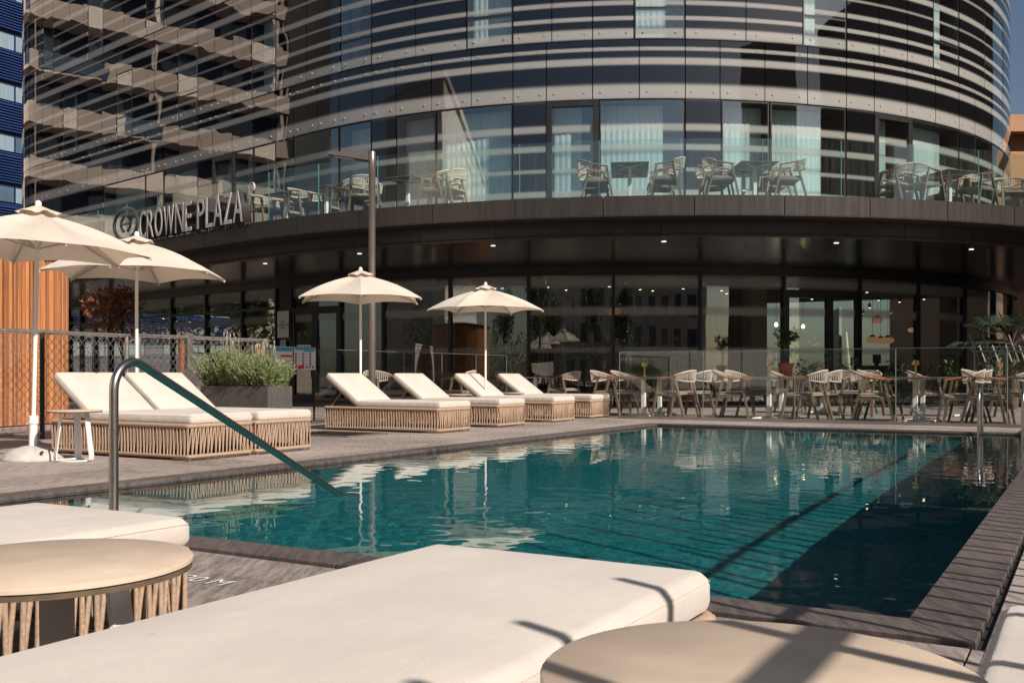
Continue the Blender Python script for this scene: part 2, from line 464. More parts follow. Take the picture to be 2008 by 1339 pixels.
M['lavender'] = leaf_mat('lavender_leaf', (0.095, 0.135, 0.035), (0.27, 0.32, 0.105))
M['stalk'] = plain('grey_stalk', (0.30, 0.30, 0.20), 0.7)
M['maple'] = leaf_mat('red_maple_leaf', (0.17, 0.045, 0.018), (0.40, 0.15, 0.05))
M['green'] = leaf_mat('dark_green_leaf', (0.022, 0.040, 0.012), (0.065, 0.095, 0.025))
M['palm'] = leaf_mat('palm_leaf', (0.012, 0.022, 0.009), (0.030, 0.050, 0.018))
M['flower'] = plain('pink_flower', (0.55, 0.20, 0.22), 0.7)
M['bark'] = plain('bark', (0.10, 0.07, 0.05), 0.9, var=0.3, nscale=12)
M['terracotta'] = plain('terracotta', (0.34, 0.065, 0.04), 0.7)

# water: real refraction; ripples are in the mesh
def water_material():
    m, nt, bs, out = nodes('pool_water')
    bs.inputs['Base Color'].default_value = (0.62, 0.91, 0.95, 1)
    bs.inputs['Transmission Weight'].default_value = 1.0
    bs.inputs['IOR'].default_value = 1.33
    bs.inputs['Roughness'].default_value = 0.0
    return m
M['water'] = water_material()
def mosaic_material():
    m, nt, bs, out = nodes('teal_mosaic')
    g = N(nt, 'ShaderNodeNewGeometry')
    mp = N(nt, 'ShaderNodeMapping'); mp.inputs['Rotation'].default_value = (0, 0, -ROTA); L(nt, g.outputs['Position'], mp.inputs[0])
    vo = N(nt, 'ShaderNodeTexVoronoi', distance='CHEBYCHEV'); vo.inputs['Scale'].default_value = 38.0; vo.inputs['Randomness'].default_value = 0.0
    L(nt, mp.outputs[0], vo.inputs['Vector'])
    wn_ = N(nt, 'ShaderNodeTexWhiteNoise'); L(nt, vo.outputs['Position'], wn_.inputs[0])
    c = mixc(nt, wn_.outputs['Value'], (0.006, 0.115, 0.13), (0.025, 0.25, 0.26))
    gr = ramp(nt, vo.outputs['Distance'], [(0.43, 0.0), (0.47, 1.0)])
    c = mixc(nt, math_node(nt, 'MULTIPLY', gr, 0.6), c, (0.03, 0.12, 0.12))
    L(nt, c, bs.inputs['Base Color']); bs.inputs['Roughness'].default_value = 0.5
    return m
M['mosaic'] = mosaic_material()

# ================================================================== GROUND, DECK AND POOL
PS0, PS1, PT0, PT1 = 3.34, 14.73, 0.49, 5.93        # water rectangle
CW = 0.20                                            # coping width
DEPTH = 1.35

def st_quad(mb, s0, s1, t0, t1, z):
    mb.add([st(s0, t0, z), st(s1, t0, z), st(s1, t1, z), st(s0, t1, z)], [(0, 1, 2, 3)])
def st_box(mb, s0, s1, t0, t1, z0, z1):
    v = [st(s, t, z) for z in (z0, z1) for s, t in ((s0, t0), (s1, t0), (s1, t1), (s0, t1))]
    mb.add(v, [(3, 2, 1, 0), (4, 5, 6, 7), (0, 1, 5, 4), (1, 2, 6, 5), (2, 3, 7, 6), (3, 0, 4, 7)])

mb = MB()
B = 900
WL = -0.022                                          # water level
BS0, BT0 = PS0 - 0.9, PT0 - 2.1                      # outer faces of the solid near and right pool walls
for s0, s1, t0, t1 in ((-B, BS0, -B, B), (PS1, B, -B, B), (BS0, PS1, -B, BT0), (BS0, PS1, PT1, B)):
    st_quad(mb, s0, s1, t0, t1, -0.045)
structure(mb.build('ground', M['ground']))

# pool shell
mb = MB()
st_quad(mb, BS0 - .05, PS1 + .05, BT0 - .05, PT1 + .05, -DEPTH)
pool = structure(mb.build('pool_basin', M['mosaic']))
pool.cycles.is_caustics_receiver = True
for s0, s1, t0, t1 in ((BS0 - .1, BS0, BT0, PT1 + .1), (PS1, PS1 + .1, BT0 - .1, PT1 + .1), (BS0 - .1, PS1, BT0 - .1, BT0), (BS0, PS1, PT1, PT1 + .1)):
    mb = MB(); st_box(mb, s0, s1, t0, t1, -DEPTH - .08, -0.0155)
    pw = mb.build('basin_wall', M['mosaic'], pool); pw.cycles.is_caustics_receiver = True

# dark strips on the left and far walls, standing in for the coping's reflection
mb = MB(); st_box(mb, PS1 - .008, PS1 - .001, PT0, PT1, -.42, -.016); mb.build('waterline_reflection', M['coping'], pool)
mb = MB(); st_box(mb, BS0, PS1 - .009, PT1 - .008, PT1 - .001, -.42, -.016); mb.build('waterline_reflection', M['coping'], pool)
# water with real ripples
# (the sheet runs on under the near and right coping so that slanting sunlight is refracted right up to the edge)
SA = np.concatenate([np.linspace(PS0 - .88, PS0, 8)[:-1], np.linspace(PS0, PS1, 620)])
TA = np.concatenate([np.linspace(PT0 - 2.08, PT0, 14)[:-1], np.linspace(PT0, PT1, 300)])
NS, NT = len(SA), len(TA)
S, T = np.meshgrid(SA, TA, indexing='ij')
Z = np.zeros_like(S)
for i in range(70):
    lam = float(rng.uniform(0.075, 0.42)); k = 2 * math.pi / lam; th = float(rng.uniform(0, 2 * math.pi))
    sl_ = 0.0014 * (lam / 0.2) ** 0.1
    Z += (sl_ / k) * np.sin(k * (S * math.cos(th) + T * math.sin(th)) + float(rng.uniform(0, 6.3)))
amp = 0.55 + 0.45 * np.sin(S * 0.9 + T * 0.7 + 1.0) * np.sin(T * 1.1 - S * .35)
Z = Z * amp
Z = np.where((S < PS0 - 1e-6) | (T < PT0 - 1e-6), 0.0, Z) + WL
XW = S * AX[0] - T * AX[1]; YW = S * AX[1] + T * AX[0]
V = np.stack([XW, YW, Z], -1).reshape(-1, 3)
I = np.arange(NS * NT).reshape(NS, NT)
F = np.stack([I[:-1, :-1], I[1:, :-1], I[1:, 1:], I[:-1, 1:]], -1).reshape(-1, 4)
me = bpy.data.meshes.new('water'); me.from_pydata(V.tolist(), [], F.tolist()); me.shade_smooth(); me.materials.append(M['water'])
water = structure(link('water', me)); water.cycles.is_caustics_caster = True

# coping slabs
cop = MB()
st_box(cop, PS1 + .11, PS1 + CW - .004, PT0 - CW + .004, PT1 + CW - .004, -0.044, -0.022)
coping = structure(cop.build('pool_coping', M['slot']))
def coping_slab(poly):
    mb = MB(); mb.prism([tuple(st(s, t))[:2] for s, t in poly], -0.0148, 0.012)
    o = mb.build('slab', M['coping'], coping, bevel=0.003); o.cycles.is_caustics_receiver = True
g = 0.0022
def run(a, b, n): return [a + (b - a) * i / n for i in range(n + 1)]
for side in range(4):
    if side in (0, 1):           # near, far
        si, so_ = (PS0, PS0 - CW) if side == 0 else (PS1, PS1 + CW)
        tt = run(PT0, PT1, 5)
        for i in range(5):
            a, b = tt[i], tt[i + 1]; ao = PT0 - CW if i == 0 else a; bo = PT1 + CW if i == 4 else b
            sv = si + (.014 if side == 0 else -.014)
            coping_slab([(sv, a + g), (sv, b - g), (so_, bo - g), (so_, ao + g)])
    else:
        ti, to_ = (PT0, PT0 - CW) if side == 2 else (PT1, PT1 + CW)
        ss = run(PS0, PS1, 9)
        for i in range(9):
            a, b = ss[i], ss[i + 1]; ao = PS0 - CW if i == 0 else a; bo = PS1 + CW if i == 8 else b
            tv = ti + (.014 if side == 2 else -.014)
            coping_slab([(a + g, tv), (b - g, tv), (bo - g, to_), (ao + g, to_)])

# deck tiles
deckm = MB()
GX0, GX1, GT0, GT1 = PS0 - CW - .022, PS1 + CW + .022, PT0 - CW - .022, PT1 + CW + .022
for s0, s1, t0, t1 in ((-6, BS0, -8, 24), (GX1, 44, -8, 24), (BS0, GX1, -8, BT0), (BS0, GX1, PT1 + .1, 24)):
    st_box(deckm, s0, s1, t0, t1, -0.042, -0.018)
for s0, s1, t0, t1 in ((BS0, PS0 - .03, BT0, PT1 + .1), (PS0 - .03, GX1, BT0, PT0 - .03)):
    st_box(deckm, s0, s1, t0, t1, -0.0152, -0.0150)
deck = structure(deckm.build('pool_deck', M['slot']))
tile_cache = {}
tile_rest = MB()
ntile = [0]
def tile(s0, s1, t0, t1):
    gp = 0.0035
    c = st((s0 + s1) / 2, (t0 + t1) / 2)
    w, h = round(s1 - s0 - 2 * gp, 4), round(t1 - t0 - 2 * gp, 4)
    y = c.y; vis = False
    if y > 0.8:
        px = 1004 + 1954 * c.x / y
        vis = -150 < px < 2150 and y < 19.5 and (s0 < 16.7)
    if vis and ntile[0] < 300 and y < 18.5:
        ntile[0] += 1
        if (w, h) not in tile_cache:
            m_ = MB(); m_.box(-w / 2, w / 2, -h / 2, h / 2, -0.0146, 0.0)
            tile_cache[(w, h)] = m_.mesh('tile', M['tile'], bevel=0.0015)
        link('tile', tile_cache[(w, h)], deck, (c.x, c.y, random.uniform(-.0006, .0006)), ROTA)
    else:
        z1 = random.uniform(-.0006, .0006)
        v = [st(s, t, z) for z in (-.0146, z1) for s, t in ((s0 + gp, t0 + gp), (s1 - gp, t0 + gp), (s1 - gp, t1 - gp), (s0 + gp, t1 - gp))]
        tile_rest.add(v, [(4, 5, 6, 7), (0, 1, 5, 4), (1, 2, 6, 5), (2, 3, 7, 6), (3, 0, 4, 7)])
def tile_region(s0, s1, t0, t1, ds=0.6, dt=0.6):
    ns = max(1, round((s1 - s0) / ds)); nt_ = max(1, round((t1 - t0) / dt))
    es = run(s0, s1, ns); et = run(t0, t1, nt_)
    out = []
    for i in range(ns):
        for j in range(nt_): out.append((es[i], es[i + 1], et[j], et[j + 1]))
    return out
regs = []
regs += tile_region(2.80, GX0, -2.4, 12.0, 0.33, 0.9)
regs += tile_region(2.57, 2.80, -2.4, 12.0, 0.23, 0.9)
regs += tile_region(-1.6, 2.57, -2.4, 12.0, 0.6, 0.6)
regs += tile_region(GX0, GX1, GT1, GT1 + 0.33, 0.9, 0.33)
regs += tile_region(GX0, GX1, GT1 + 0.33, 12.0, 0.6, 0.6)
regs += tile_region(GX0, GX1, -2.4, GT0, 0.9, 0.45)
regs += tile_region(GX1, 16.7, -2.4, 12.0, 0.6, 0.6)
regs += tile_region(16.7, 27.0, -6.0, 20.0, 0.6, 0.6)
regs += tile_region(6.0, 16.7, 12.0, 20.0, 0.6, 0.6)
regs.sort(key=lambda r: st((r[0] + r[1]) / 2, (r[2] + r[3]) / 2).length)
for r_ in regs: tile(*r_)
stuff(tile_rest.build('tile_field', M['tile'], deck))

# ------------------------------------------------------------------ painted depth marks
def text_mesh(body, size, depth, mat, align='CENTER', sx=1.0):
    cu = bpy.data.curves.new('text', 'FONT'); cu.body = body; cu.size = size; cu.extrude = depth; cu.align_x = align
    cu.resolution_u = 3
    o = bpy.data.objects.new('text', cu); COL.objects.link(o)
    bpy.context.view_layer.update()
    dg = bpy.context.evaluated_depsgraph_get()
    me = bpy.data.meshes.new_from_object(o.evaluated_get(dg), depsgraph=dg)
    bpy.data.objects.remove(o); bpy.data.curves.remove(cu)
    if sx != 1.0: me.transform(Matrix.Diagonal((sx, 1, 1, 1)))
    me.materials.clear(); me.materials.append(mat)
    return me
mk = text_mesh('1.20 M', 0.125, 0.0, M['white_paint'])
o = link('depth_mark', mk, None, st(2.635, 2.95, 0.004), ROTA - R(90)); tag(o, 'white 1.20 M depth marking on the dark tile beside the foreground lounger', 'marking')
o = link('depth_mark', mk, None, st(9.06, 6.42, 0.004), ROTA); tag(o, 'small white depth marking on the deck left of the pool by the loungers', 'marking')

# ================================================================== HOTEL BUILDING
class Curve:
    """straight run (u < 0) that turns into an arc (u > 0); optional round end at u < -length"""
    def __init__(self, c, r, a0=229.0, length=16.0, r2=7.0):
        self.c = Vector(c); self.r = r; self.a0 = R(a0); self.L = length; self.r2 = r2
        self.n0 = Vector((math.cos(self.a0), math.sin(self.a0)))
        self.d = Vector((self.n0.y, -self.n0.x))             # towards the left end
        self.T = self.c + self.n0 * r
    def nrm(self, u):
        if u >= 0: a = self.a0 + u / self.r
        elif u > -self.L: a = self.a0
        else: a = self.a0 - (-u - self.L) / self.r2
        return Vector((math.cos(a), math.sin(a)))
    def at(self, u, off=0.0):
        n = self.nrm(u)
        if u >= 0: p = self.c + n * self.r
        elif u > -self.L: p = self.T + self.d * (-u)
        else:
            e = self.T + self.d * self.L
            p = e - self.n0 * self.r2 + n * self.r2
        return p + n * off
    def u_px(self, px, off=0.0):
        k = (px - 1004.0) / 1954.0
        lo, hi = -self.L - 4.0, self.r * R(118)
        best = None; prev = None
        for i in range(900):
            u = lo + (hi - lo) * i / 899
            p = self.at(u, off); v = p.x / p.y - k
            if prev is not None and prev[1] * v <= 0 and prev[1] < v:
                return prev[0] + (u - prev[0]) * (-prev[1]) / (v - prev[1])
            prev = (u, v)
        return hi
FAC = Curve((3.3, 35.65), 13.0, 229.0, 15.9, 7.0)
BAL = Curve((4.1, 35.5), 16.0, 229.0, 14.0, 7.0)
GRD = Curve((3.4, 41.0), 15.5, 229.0, 16.5, 7.0)
UR = FAC.r * R(118)

hotel = thing('hotel_building', 'curved dark glass hotel with white striped facade panels and a wide balcony', 'building', (0, 0, 0))
def pan(name, cv, u0, u1, z0, z1, o0, o1, mat, parent=hotel, n=None, **k):
    n = n or max(1, int(math.ceil((u1 - u0) / 0.28)))
    return MB().slab(cv, u0, u1, z0, z1, o0, o1, n).build(name, mat, parent, **k)

# backing wall behind the panels; openings are in front of it as rooms
Z0B, Z1T, Z2T, Z3T, Z4T, ZTOP = 4.30, 7.05, 8.40, 11.40, 14.40, 17.40
pan('core_wall', FAC, FAC.u_px(1990) if False else -24.0, UR, 3.7, ZTOP, -1.35, -1.15, M['room'], n=110, smooth=30)
pan('roof', FAC, -24.0, UR, ZTOP, ZTOP + .25, -1.35, 0.06, M['fascia'], n=110, smooth=30)
for zz in (Z1T, Z2T, Z3T, Z4T):
    pan('floor_band', FAC, -24.0, UR, zz - .05, zz + .05, -1.15, -0.10, M['backing'], n=110, smooth=30)

GAP = 0.011
def facade_panel(u0, u1, z0, z1):
    pan('panel', FAC, u0 + GAP, u1 - GAP, z0 + GAP, z1 - GAP, -0.03, 0.0, M['facade'], smooth=30)
    pan('panel_backing', FAC, u0, u1, z0, z1, -0.11, -0.075, M['backing'], smooth=30)
def curtain(u0, u1, z0, z1, parent, mat):
    n = max(12, int((u1 - u0) / 0.022)); vs = []; ph = random.uniform(0, 6)
    for i in range(n + 1):
        u = u0 + (u1 - u0) * i / n
        p = FAC.at(u, -0.42 + 0.008 * math.sin(u * 46 + ph) + 0.005 * math.sin(u * 103))
        vs += [(p.x, p.y, z0), (p.x, p.y, z1)]
    mb = MB(); mb.add(vs, [(2 * i, 2 * i + 2, 2 * i + 3, 2 * i + 1) for i in range(n)])
    mb.build('curtain', mat, parent, smooth=60)
def window(u0, u1, z0, z1, transom=None, cur=None, mat='curtain', vis=None):
    w = MB(); b = 0.035
    w.slab(FAC, u0, u1, z0, z0 + b, -0.10, -0.012, 3); w.slab(FAC, u0, u1, z1 - b, z1, -0.10, -0.012, 3)
    w.slab(FAC, u0, u0 + b, z0 + b, z1 - b, -0.10, -0.012, 1); w.slab(FAC, u1 - b, u1, z0 + b, z1 - b, -0.10, -0.012, 1)
    if transom: w.slab(FAC, u0 + b, u1 - b, transom - .03, transom + .03, -0.10, -0.012, 3)
    f = w.build('window', M['frame'], hotel)
    zs = [z0] + ([transom] if transom else []) + [z1]
    for a, c in zip(zs[:-1], zs[1:]):
        pan('pane', FAC, u0 + .02, u1 - .02, a + .02, c - .02, -0.018, -0.006, M['win'], f, smooth=30)
    lo, hi = (0.0, 1.0) if cur is None else cur
    if hi > lo: curtain(u0 + (u1 - u0) * lo, u0 + (u1 - u0) * hi, z0, z1, f, M[mat])
    # side cheeks of the recess
    pan('reveal', FAC, u0 - .03, u0, z0, z1, -1.15, -0.10, M['backing'], f, n=1); pan('reveal', FAC, u1, u1 + .03, z0, z1, -1.15, -0.10, M['backing'], f, n=1)
def balcony_door(u0, u1, z0, z1):
    w = MB(); b = 0.13
    w.slab(FAC, u0, u1, z1 - b, z1, -0.09, 0.02, 3); w.slab(FAC, u0, u0 + b, z0, z1 - b, -0.09, 0.02, 1); w.slab(FAC, u1 - b, u1, z0, z1 - b, -0.09, 0.02, 1); w.slab(FAC, u0 + b, u1 - b, z0, z0 + .12, -0.09, 0.02, 3)
    f = w.build('balcony_door', M['frame'], hotel, bevel=0.006)
    pan('pane', FAC, u0 + b, u1 - b, z0 + .12, z1 - b, -0.05, -0.035, M['win'], f, smooth=30)
    curtain(u0 + b, u0 + b + (u1 - u0) * .55, z0, z1, f, M['curtain'])
    h = MB(); hp = u1 - b * .5
    p = FAC.at(hp, 0.05); h.tube([(p.x, p.y, z0 + .95), (p.x, p.y, z0 + 1.2)], 0.012, 6); h.build('handle', M['steel'], f)
PX = FAC.u_px
# first storey: mostly glass
ROW_A = [(84, 'P'), (124, 'P'), (173, 'P'), (203, 'W'), (285, 'W'), (321, 'W'), (388, 'P'), (417, 'D'), (460, 'W'), (497, 'W'), (541, 'P'), (575, 'W'), (665, 'W'), (729, 'P'), (776, 'W'), (855, 'W'),
         (1006, 'P'), (1071.5, 'D'), (1174, 'W'), (1344, 'P'), (1414, 'W'), (1510, 'W'), (1660, 'P'), (1715, 'D'), (1788, 'W'), (1881, 'P'), (1912, 'W'), (1946, 'W'), (1968, 'P'), (1982, 'P')]
CUR_A = {203: (0, 1), 285: (.2, .9), 321: (.1, .8), 460: (.0, .3), 497: (0, .1), 575: (.5, .75), 665: (0, 1), 776: (0, .9), 855: (0, 1), 1174: (0, .78), 1414: (0, 1), 1510: (0, .8), 1788: (.15, .9), 1912: (0, .8), 1946: (0, 1)}
us = [PX(a) for a, _ in ROW_A] + [PX(1986.5)]
for i, (a, k) in enumerate(ROW_A):
    if k == 'P': facade_panel(us[i], us[i + 1], Z0B, Z1T)
    elif k == 'W': window(us[i] + .02, us[i + 1] - .02, Z0B, Z1T - .01, None, CUR_A.get(a), 'curtain_warm' if a == 575 else 'curtain')
    else: balcony_door(us[i], us[i + 1], Z0B, Z1T - .01)
ROW_B = [84, 124, 171, 200, 229.5, 260, 284, 317.5, 351, 388, 417, 455, 497, 540, 575, 622, 665, 729, 776, 846, 924, 1006, 1071.5, 1162, 1253.7, 1344, 1412, 1500, 1583.6, 1660, 1714.7, 1778.5, 1834.6, 1881, 1912, 1944, 1966, 1979, 1986.5]
us = [PX(a) for a in ROW_B]
for a, b in zip(us[:-1], us[1:]): facade_panel(a, b, Z1T, Z2T)
ROW_C = [(84, 'P'), (104, 'P'), (123, 'W'), (151, 'P'), (200, 'P'), (228, 'W'), (259, 'P'), (303, 'P'), (348, 'W'), (388, 'P'), (421, 'P'), (457, 'P'), (492, 'W'), (541, 'P'), (601, 'P'), (667, 'W'), (729, 'P'), (815, 'P'), (914, 'W'),
         (1006, 'P'), (1082, 'P'), (1162, 'P'), (1243, 'W'), (1344, 'P'), (1463, 'P'), (1574, 'W'), (1661, 'P'), (1724, 'P'), (1779.5, 'P'), (1830, 'W'), (1881, 'P'), (1931, 'W'), (1967, 'P')]
ROW_D = [(84, 'W'), (104, 'P'), (137, 'P'), (172, 'W'), (202, 'P'), (243, 'P'), (285, 'W'), (321, 'P'), (368, 'P'), (421, 'W'), (470, 'P'), (540, 'P'), (620, 'W'), (700, 'P'), (790, 'P'), (880, 'W'), (980, 'P'), (1082, 'P'), (1180, 'W'), (1285, 'P'),
         (1390, 'P'), (1500, 'W'), (1610, 'P'), (1710, 'P'), (1800, 'W'), (1880, 'P'), (1940, 'P')]
def storey(row, z, curs):
    us = [PX(a) for a, _ in row] + [PX(1986.5)]
    for i, (a, k) in enumerate(row):
        if k == 'P': facade_panel(us[i], us[i + 1], z, z + 3.0)
        else:
            window(us[i] + .015, us[i + 1] - .015, z + .01, z + 2.15, z + .72, curs.get(a, (0, .85)), 'curtain_warm' if a == 667 else 'curtain')
            facade_panel(us[i], us[i + 1], z + 2.15, z + 3.0)
storey(ROW_C, Z2T, {228: (.2, .5), 348: (.3, .6), 667: (.0, .3), 1243: (0, .7), 1574: (0, .5), 914: (0, 1)})
storey(ROW_D, Z3T, {})
us = [PX(a) for a, _ in ROW_D[::2]] + [PX(1986.5)]
for a, b in zip(us[:-1], us[1:]): facade_panel(a, b, Z4T, ZTOP)
# rounded ends, out to where they turn away
ul = PX(84)
for zz0, zz1 in ((Z0B, Z1T), (Z1T, Z2T), (Z2T, Z3T), (Z3T, Z4T), (Z4T, ZTOP)):
    u = ul; k = 0
    while u > -23.5:
        facade_panel(u - 1.25, u, zz0, zz1); u -= 1.25
    u = PX(1986.5)
    while u < UR - 1.3:
        facade_panel(u, u + 1.25, zz0, zz1); u += 1.25
# fixing studs along the panel joints
studs = MB()
for row, zz in ((ROW_B, (Z1T + .17,)), (ROW_B, (Z2T - .19,)), ([a for a, _ in ROW_C], (Z2T + .17,))):
    us = [PX(a) for a in row]
    for a, b in zip(us[:-1], us[1:]):
        if b - a < .45: continue
        for fr in (.18, .82):
            u = a + (b - a) * fr; p = FAC.at(u, 0.0); n = FAC.nrm(u)
            for z in zz: studs.bar((p.x, p.y, z), (p.x + n.x * .02, p.y + n.y * .02, z), .03, .03)
stuff(studs.build('fixing_studs', M['concrete'], hotel))

# balcony slab, fascia, soffit
def strip(cvA, cvB, offA, offB, uA, uB, z, n=90, flip=False, thick=0.0):
    vs = []
    for i in range(n + 1):
        f = i / n
        a = cvA.at(uA[0] + (uA[1] - uA[0]) * f, offA); b = cvB.at(uB[0] + (uB[1] - uB[0]) * f, offB)
        vs += [(a.x, a.y, z), (b.x, b.y, z)]
    mb = MB(); mb.add(vs, [(2 * i, 2 * i + 1, 2 * i + 3, 2 * i + 2) for i in range(n)]); return mb
uBal = (-14.0, BAL.r * R(105)); uFac = (-15.9, FAC.r * R(105)); uGrd = (-16.5, GRD.r * R(105))
strip(BAL, FAC, -0.02, -1.15, uBal, uFac, 4.27).build('balcony_floor', M['fascia'], hotel)
u = uBal[0]
while u < uBal[1] - 0.5:
    w = 1.78
    pan('fascia_panel', BAL, u + .008, u + w - .008, 3.92, 4.30, -0.05, 0.0, M['fascia'], smooth=30)
    pan('underside_panel', BAL, u + .004, u + w - .004, 3.90, 3.915, -0.55, -0.003, M['fascia'], smooth=30)
    pan('lower_fascia_panel', BAL, u - .6 + .004, u - .6 + w - .004, 3.56, 3.90, -0.62, -0.57, M['fascia'], smooth=30)
    u += w
nsof = 24
for i in range(nsof):
    f0, f1 = i / nsof, (i + 1) / nsof
    ub = (uBal[0] + (uBal[1] - uBal[0]) * f0 + .004, uBal[0] + (uBal[1] - uBal[0]) * f1 - .004)
    ug = (uGrd[0] + (uGrd[1] - uGrd[0]) * f0 + .004, uGrd[0] + (uGrd[1] - uGrd[0]) * f1 - .004)
    strip(GRD, BAL, -0.10, -0.57, ug, ub, 3.565, n=6).build('soffit_panel', M['soffit'], hotel)
strip(GRD, BAL, -0.5, -0.5, uGrd, uBal, 3.62, n=90).build('soffit_light_stop', M['backing'], hotel)  # unseen black sheet added above the soffit to stop light leaking through
for px in (520, 705, 967, 1302, 1640, 1905):
    u = BAL.u_px(px, -1.3); p = BAL.at(u, -1.3)
    MB().lathe([(0.0, -.004), (.05, -.004), (.055, 0), (.0, 0)], 14, (p.x, p.y, 3.562), caps=False).build('downlight', M['downlight'], hotel)
# balcony glass guard
joints = [-12.0]
while joints[-1] < uBal[1] - 2: joints.append(joints[-1] + 1.62)
for a, b in zip(joints[:-1], joints[1:]):
    gp_ = pan('guard_pane', BAL, a + .008, b - .008, 4.18, 5.43, -0.12, -0.105, M['rail_glass'], smooth=30)
    pan('pane_edge', BAL, b - .0075, b - .0005, 4.18, 5.43, -0.121, -0.104, M['glass_edge'], gp_, n=1)

# ground floor glazing
ZS = 3.56
MUL = [135, 158, 215, 336, 403, 474, 541, 571, 667, 751, 882, 1036, 1203, 1374, 1538, 1687, 1802, 1893, 1951, 1984]
GP = GRD.u_px
def mullion(u, w=0.07, z1=ZS):
    pan('mullion', GRD, u - w / 2, u + w / 2, 0.0, z1 - .22, -0.16, 0.03, M['frame'], n=1)
for px in MUL: mullion(GP(px))
pan('head_rail', GRD, -16.5, uGrd[1], ZS - .22, ZS, -0.16, 0.04, M['frame'], n=80, smooth=30)
pan('sill_rail', GRD, -16.5, uGrd[1], 0.0, 0.10, -0.16, 0.04, M['frame'], n=80, smooth=30)
def shop_pane(u0, u1, z0, z1): pan('pane', GRD, u0 + .035, u1 - .035, z0, z1, -0.07, -0.055, M['shop'], smooth=30)
def door_leaf(u0, u1, z1, hinge):
    w = MB(); b = .10
    w.slab(GRD, u0, u1, z1 - b, z1, -.10, 0.01, 2); w.slab(GRD, u0, u1, .02, .22, -.10, 0.01, 2); w.slab(GRD, u0, u0 + b, .22, z1 - b, -.10, 0.01, 1); w.slab(GRD, u1 - b, u1, .22, z1 - b, -.10, 0.01, 1)
    d = w.build('door', M['frame'], hotel, bevel=.005)
    pan('pane', GRD, u0 + b, u1 - b, .22, z1 - b, -.055, -.04, M['shop'], d, smooth=30)
    uh = u1 - b / 2 if hinge else u0 + b / 2; p = GRD.at(uh, .06)
    MB().tube([(p.x, p.y, .7), (p.x, p.y, 1.9)], .016, 8).build('handle', M['black_paint'], d)
gu = [-16.5] + [GP(p) for p in MUL] + [GP(1984) + 1.6 * i for i in range(1, 9)]
gu = [x for x in gu if x <= uGrd[1]]
for i in range(len(gu) - 1):
    a, b = gu[i], gu[i + 1]
    px = MUL[i - 1] if 1 <= i <= len(MUL) else None
    if px in (158, 571, 1538):
        zt = 2.62 if px != 1538 else 2.90
        pan('transom', GRD, a, b, zt, zt + .10, -0.13, 0.02, M['frame'])
        m_ = (a + b) / 2 if px != 1538 else a + (b - a) * .58
        shop_pane(a, b, zt + .10, ZS - .22)
        door_leaf(a + .045, m_ - .004, zt, True); door_leaf(m_ + .004, b - .045, zt, False)
    elif px == 541:
        pan('cladding', GRD, a, b, .1, ZS - .22, -0.10, -0.03, M['frame'])
    elif px is not None and px < 571:
        pan('transom', GRD, a, b, 2.72, 2.80, -0.13, 0.02, M['frame'])
        shop_pane(a, b, .10, 2.72); shop_pane(a, b, 2.80, ZS - .22)
    else:
        shop_pane(a, b, .10, ZS - .22)
    if i and px is None: mullion(a)
# interior of the restaurant
strip(GRD, GRD, -0.17, -9.0, uGrd, uGrd, 0.012, n=60).build('interior_floor', M['int_floor'], hotel)
strip(GRD, GRD, -9.0, -0.17, uGrd, uGrd, 3.50, n=60).build('interior_ceiling', M['int_ceiling'], hotel)
pan('interior_wall', GRD, uGrd[0], uGrd[1], 0.0, 3.5, -9.1, -9.0, M['int_wall'], n=70, smooth=30)

# ------------------------------------------------------------------ things inside the restaurant
def gpos(px, off, z=0.0):
    u = GRD.u_px(px, off); p = GRD.at(u, off); n = GRD.nrm(u); return Vector((p.x, p.y, z)), math.atan2(n.y, n.x) + R(90)
# bar counter with bottles behind
p, a = gpos(1300, -5.5)
bar = thing('bar_counter', 'long dark bar counter inside the restaurant behind the middle windows', 'counter', p, a)
MB().box(-2.4, 2.4, -.3, .3, 0, 1.02).build('body', M['int_wall'], bar, bevel=.01); MB().box(-2.5, 2.5, -.38, .36, 1.02, 1.07).build('counter_top', M['dark_top'], bar, bevel=.008)
p, a = gpos(1290, -8.6)
shelf = thing('bottle_shelf', 'tall back bar shelf behind the counter in the restaurant', 'shelf', p, a)
MB().box(-2.4, 2.4, .18, .22, 0, 2.3).build('back_panel', M['int_wall'], shelf)
for z in (1.1, 1.5, 1.9): MB().box(-2.4, 2.4, -.15, .18, z, z + .03).build('shelf_board', M['grey_wood'], shelf)
for z in (1.13, 1.53, 1.93):
    for i in range(14):
        x = -2.2 + i * .33 + random.uniform(-.08, .08); h = random.uniform(.2, .3)
        b = MB().lathe([(.035, 0), (.036, h * .6), (.012, h * .75), (.012, h)], 8).build('bottle', M[('green', 'brass', 'far_glass', 'terracotta')[i % 4]], None)
        w = Matrix.Rotation(a, 3, 'Z') @ Vector((x, 0, z + .001))
        b.location = p + w; tag(b, 'small bottle standing on the back bar shelf', 'bottle', 'bottles on the back bar')
